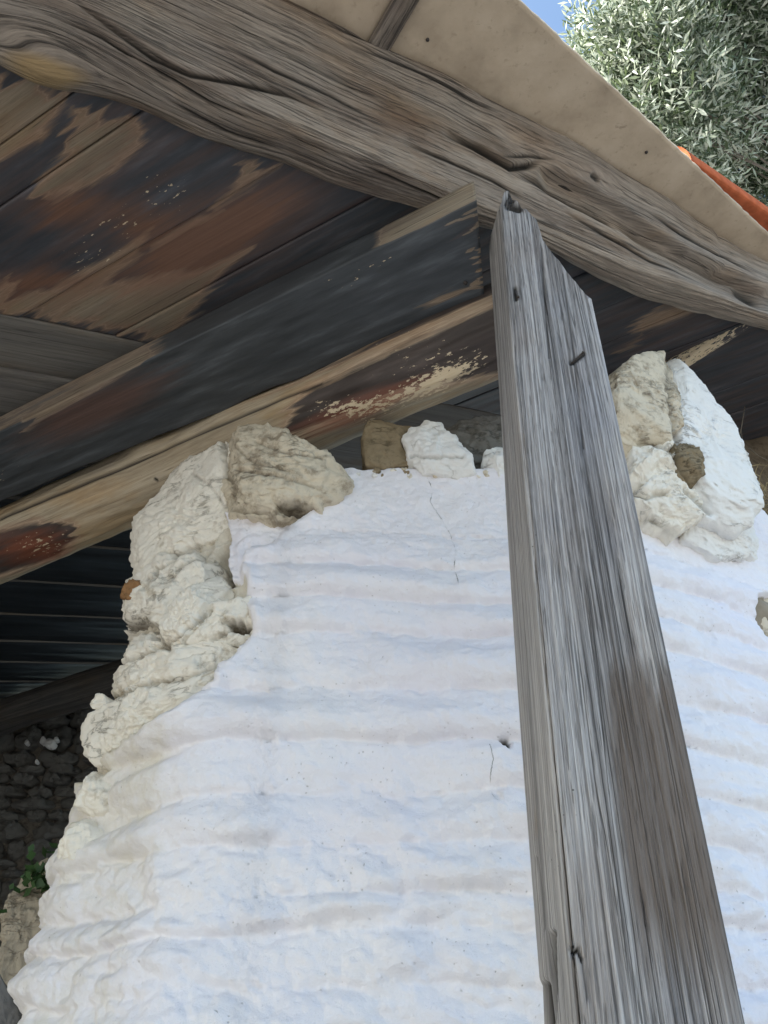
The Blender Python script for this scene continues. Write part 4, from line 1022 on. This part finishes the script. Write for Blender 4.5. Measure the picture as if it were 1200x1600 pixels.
# tan rendered pier, lower left
pier = empty('rendered_pier', (-.86, 1.9, 0), 'beige mud-rendered pier with thin ripples low beside the white wall end', 'pier')
po = [(92, 1342), (60, 1346), (45, 1362), (30, 1384), (14, 1402), (6, 1440), (8, 1480), (-6, 1520), (-60, 1580), (-60, 1720), (150, 1720), (140, 1400), (118, 1352)]
pl_n = nrm([.25, -1, 0]); plp = np.array([-.86, 1.9, 0])
V, F = stone_geo(po, (plp, pl_n), .05, .25, res=(160, 70), rough=.03, seed=31, power=5)
rip = .0055 * np.power(np.abs(np.sin(V[:, 2] * 88 + 2.2 * fbm(V * (5, 5, 3), 3))), .5)
V = V + pl_n * (rip - .004)[:, None]
mk('render', V, F, M['tanstone'], pier)
stone([(-30, 1720), (-20, 1500), (0, 1528), (22, 1560), (46, 1600), (60, 1720)], (np.array([-.72, 1.60, 0]), pl_n), .02, .12, 'slate', None, name='stone_slab', seed=41, res=(64, 22), rough=.03, power=5)
props(bpy.data.objects['stone_slab'], 'flat dark grey slab standing before the beige pier', 'slab')
# carry both down to the ground
def footing(name, x0, x1, y0, y1, ztop_, mat, parent):
    u = np.linspace(0, 2 * pi, 24, endpoint=False); zz = np.linspace(-CAM_H, ztop_, 10)
    r = lambda a: np.power(np.abs(np.cos(a)) ** 4 + np.abs(np.sin(a)) ** 4, -.25)
    P_ = np.stack([((x0 + x1) / 2 + (x1 - x0) / 2 * (np.cos(u) * r(u)))[:, None] + 0 * zz, ((y0 + y1) / 2 + (y1 - y0) / 2 * (np.sin(u) * r(u)))[:, None] + 0 * zz, zz[None] + 0 * u[:, None]], -1)
    P_ = P_ + .012 * fbm(P_ * 6, 3)[..., None] * np.array([1, 1, 0])
    V, F, A = sweep_mesh(P_, {}); return mk(name, V, F, M[mat], parent=parent, attrs=A)
footing('footing', -1.10, -.76, 1.88, 2.15, .10, 'tanstone', pier)
# small green plant on the pier
ivy = empty('ivy_plant', (-.80, 1.9, CAM_H + .5), 'small dark green ivy tuft growing on top of the beige pier', 'plant')
c = on_plane(78, 1372, plp + pl_n * .06, pl_n)
Vs, Fs = [], []
for i in range(150):
    p = c + np.array([random.gauss(0, .030), random.gauss(-.02, .02), random.gauss(0, .024)])
    a = rng.normal(size=3); a /= np.linalg.norm(a); b = np.cross(a, rng.normal(size=3)); b /= np.linalg.norm(b); s_ = random.uniform(.008, .016)
    k = len(Vs) ; Vs += [p - a * s_, p + b * s_ * .7, p + a * s_, p - b * s_ * .7]; Fs.append([k, k + 1, k + 2, k + 3])
lf = mk('foliage', np.array(Vs), np.array(Fs), M['ivy'], ivy, smooth=False)
V, F, A = sweep_mesh(tube([c + [0, .03, -.06], c, c + [.01, -.01, .03]], [.003, .002, .001], 6), {}); mk('stem', V, F, M['twig'], parent=ivy, attrs=A)

# ------------------------------------------------------------------ bank, dry grass and twig at the right
bx0 = np.linspace(1.18, 3.2, 90); bz0 = np.linspace(-CAM_H, 2.3, 80)
BX, BZ = np.meshgrid(bx0, bz0, indexing='ij')
BY = 1.85 + (BX - 1.18) * .12 + .10 * (BZ + CAM_H) * .5 + .05 * fbm(np.stack([BX * 5, BZ * 5, BX * 0], -1), 5)
bk = np.stack([BX, BY, BZ], -1); bk2 = bk.copy(); bk2[..., 1] += .9
Vv = np.concatenate([bk.reshape(-1, 3), bk2.reshape(-1, 3)]); m_ = BX.size; n_ = BX.shape
F = [gq(*n_), gq(*n_, flip=True) + m_]; id_ = np.arange(m_).reshape(n_)
for l in (id_[0], id_[-1][::-1], id_[:, 0][::-1], id_[:, -1]): F.append(np.stack([l[:-1], l[1:], l[1:] + m_, l[:-1] + m_], -1))
props(mk('earth_bank', Vv, [np.concatenate(F)], M['earth']), kind='structure')
# dry grass tuft
Vs, Fs = [], []
gp = on_y(1195, 790, 1.82)
for i in range(420):
    root = gp + np.array([random.uniform(-.09, .22), random.uniform(-.05, .06), random.gauss(-.02, .07)])
    d = nrm([random.gauss(-.2, .6), random.gauss(-.5, .4), random.gauss(.1, .7)]); L = random.uniform(.05, .13); wv = nrm(np.cross(d, [0, 1, .3])) * .0016
    sag = np.array([0, -.01, -1]) * L
    pts = [root + d * L * t + sag * (t * t) * .5 for t in (0, .33, .66, 1)]
    k = len(Vs)
    for j, p in enumerate(pts): Vs += [p - wv * (1 - j * .3), p + wv * (1 - j * .3)]
    for j in range(3): Fs.append([k + 2 * j, k + 2 * j + 1, k + 2 * j + 3, k + 2 * j + 2])
props(mk('dry_grass', np.array(Vs), np.array(Fs), M['straw']), kind='stuff')
tw = empty('dry_twig', on_y(1145, 700, 1.75) + UP, 'bare thin twig standing up behind the white right shoulder', 'twig')
def bez(px_, y_, r_): 
    pts = np.array([on_y(x, y, y_) for x, y in px_]); return tube(pts, np.linspace(r_, r_ * .4, len(pts)), 6)
for i, (pp, r_) in enumerate((([(1146, 705), (1152, 690), (1158, 670), (1164, 635)], .0026), ([(1152, 690), (1150, 678), (1147, 672)], .0016), ([(1158, 672), (1160, 690), (1166, 705)], .0014), ([(1170, 700), (1185, 712), (1205, 722)], .0018))):
    V, F, A = sweep_mesh(bez(pp, 1.75, r_), {}); mk('stem' if i == 0 else 'branch', V, F, M['twig'], parent=tw, attrs=A)

# ------------------------------------------------------------------ olive tree
tree = empty('olive_tree', (3.6, 2.7, 0), 'tall silvery olive tree rising beyond the roof edge against blue sky', 'tree')
tr = np.array([[3.6, 2.7, -CAM_H], [3.6, 2.65, -.6], [3.7, 2.7, .5], [3.6, 2.6, 1.8], [3.6, 2.6, 3.2], [3.5, 2.5, 4.4], [3.3, 2.4, 5.6]])
_old = np.array([[3.3, 2.9, -CAM_H], [3.25, 2.85, -.6], [3.35, 2.95, .5], [3.2, 2.9, 1.8], [3.25, 2.95, 3.2], [3.1, 2.8, 4.6], [2.9, 2.6, 5.8]])
ti = np.linspace(0, 6, 40); trk = np.stack([np.interp(ti, np.arange(7), tr[:, k]) for k in range(3)], -1)
P_ = tube(trk, np.interp(ti, [0, .6, 6], [.26, .19, .06]), 16); P_ = P_ + .02 * fbm(P_ * 5, 3)[..., None]
V, F, A = sweep_mesh(P_, {}); mk('trunk', V, F, M['bark'], parent=tree, attrs=A)
def at(px_, py_, dist): r = ray(px_, py_); return r / np.linalg.norm(r) * dist
clumps = [(at(1025, 75, 5.1), .30, 1), (at(990, 40, 5.0), .20, 1), (at(1010, 170, 4.9), .33, 1), (at(1085, 215, 4.8), .28, 1), (at(1040, 120, 4.9), .26, 1), (at(1075, 170, 4.7), .20, 1), (at(1000, 135, 5.1), .28, 1), (at(975, 105, 5.1), .20, .9),
          (at(915, 95, 5.6), .13, .25), (at(940, 130, 5.4), .22, .7), (at(1090, 40, 5.6), .40, 1), (at(1180, 30, 5.6), .45, 1), (at(1160, 110, 5.9), .45, .9), (at(1190, 200, 6.0), .45, .9),
          (at(1120, 130, 6.2), .5, .8), (at(1130, 290, 5.9), .40, .9), (at(1200, 300, 5.7), .36, 1), (at(1080, 260, 5.6), .34, 1), (at(1060, 60, 6.3), .45, .7), (at(1250, 120, 5.8), .6, .8), (at(1260, 300, 5.8), .55, .8), (at(1120, -80, 5.7), .55, .9), (at(1075, -70, 5.6), .36, .9), (at(1260, -60, 5.9), .6, .8), (at(1330, 150, 6.0), .6, .6), (at(1180, -180, 6.0), .6, .6)]
hub = trk[-8]
sprays = []
for i, (c, r, den) in enumerate(clumps):
    st_ = trk[26 + (i % 12)]; mid_ = (st_ + c) / 2 + np.array([random.gauss(0, .12), random.gauss(0, .12), -.1])
    tb = np.linspace(0, 1, 10)[:, None]; pb = (1 - tb) ** 2 * st_ + 2 * tb * (1 - tb) * mid_ + tb ** 2 * c
    V, F, A = sweep_mesh(tube(pb, np.linspace(.009, .003, 10), 6), {}); mk('branch', V, F, M['bark'], parent=tree, attrs=A)
    for k in range(int(2700 * r * r * den) + 20):
        v = rng.normal(size=3); v /= np.linalg.norm(v); rad_ = r * (rng.random() ** .42)
        sprays.append((c + v * rad_ * np.array([1, 1, 1.1]), v, r, i))
LV, LF, LT = [], [], []
cnt = 0
tmpl_t = np.array([0, .35, .7, 1.0])
for (c, v, r, i) in sprays:
    d = nrm(v * .7 + np.array([-.15, -.1, .55]) + rng.normal(size=3) * .35); L = random.uniform(.13, .24); n_ = random.randint(11, 16)
    s1 = nrm(np.cross(d, rng.normal(size=3))); s2 = np.cross(d, s1)
    tone0 = random.uniform(-.12, .12)
    for k in range(n_):
        t = k / n_; p = c + d * L * t; a = (k % 2) * pi + (k // 2) * 1.57 + random.uniform(-.4, .4)
        o_ = cos(a) * s1 + sin(a) * s2
        ld_ = nrm(d * random.uniform(.5, 1.1) + o_); ll = random.uniform(.032, .078); wv = nrm(np.cross(ld_, o_ + d * .2 + rng.normal(size=3) * .25)) * ll * .105
        LV += [p, p + ld_ * ll * .5 + wv, p + ld_ * ll, p + ld_ * ll * .5 - wv]
        LF.append((cnt, cnt + 1, cnt + 2, cnt + 3)); cnt += 4
        tn = min(1, max(0, (.74 if random.random() < .5 else .3) + tone0 + random.uniform(-.18, .2))); LT += [tn] * 4
fo = mk('foliage', np.array(LV), np.array(LF), M['leaf'], tree, smooth=False, attrs={'tone': np.array(LT)})
fo['kind'] = 'stuff'
print('leaves', len(LF))
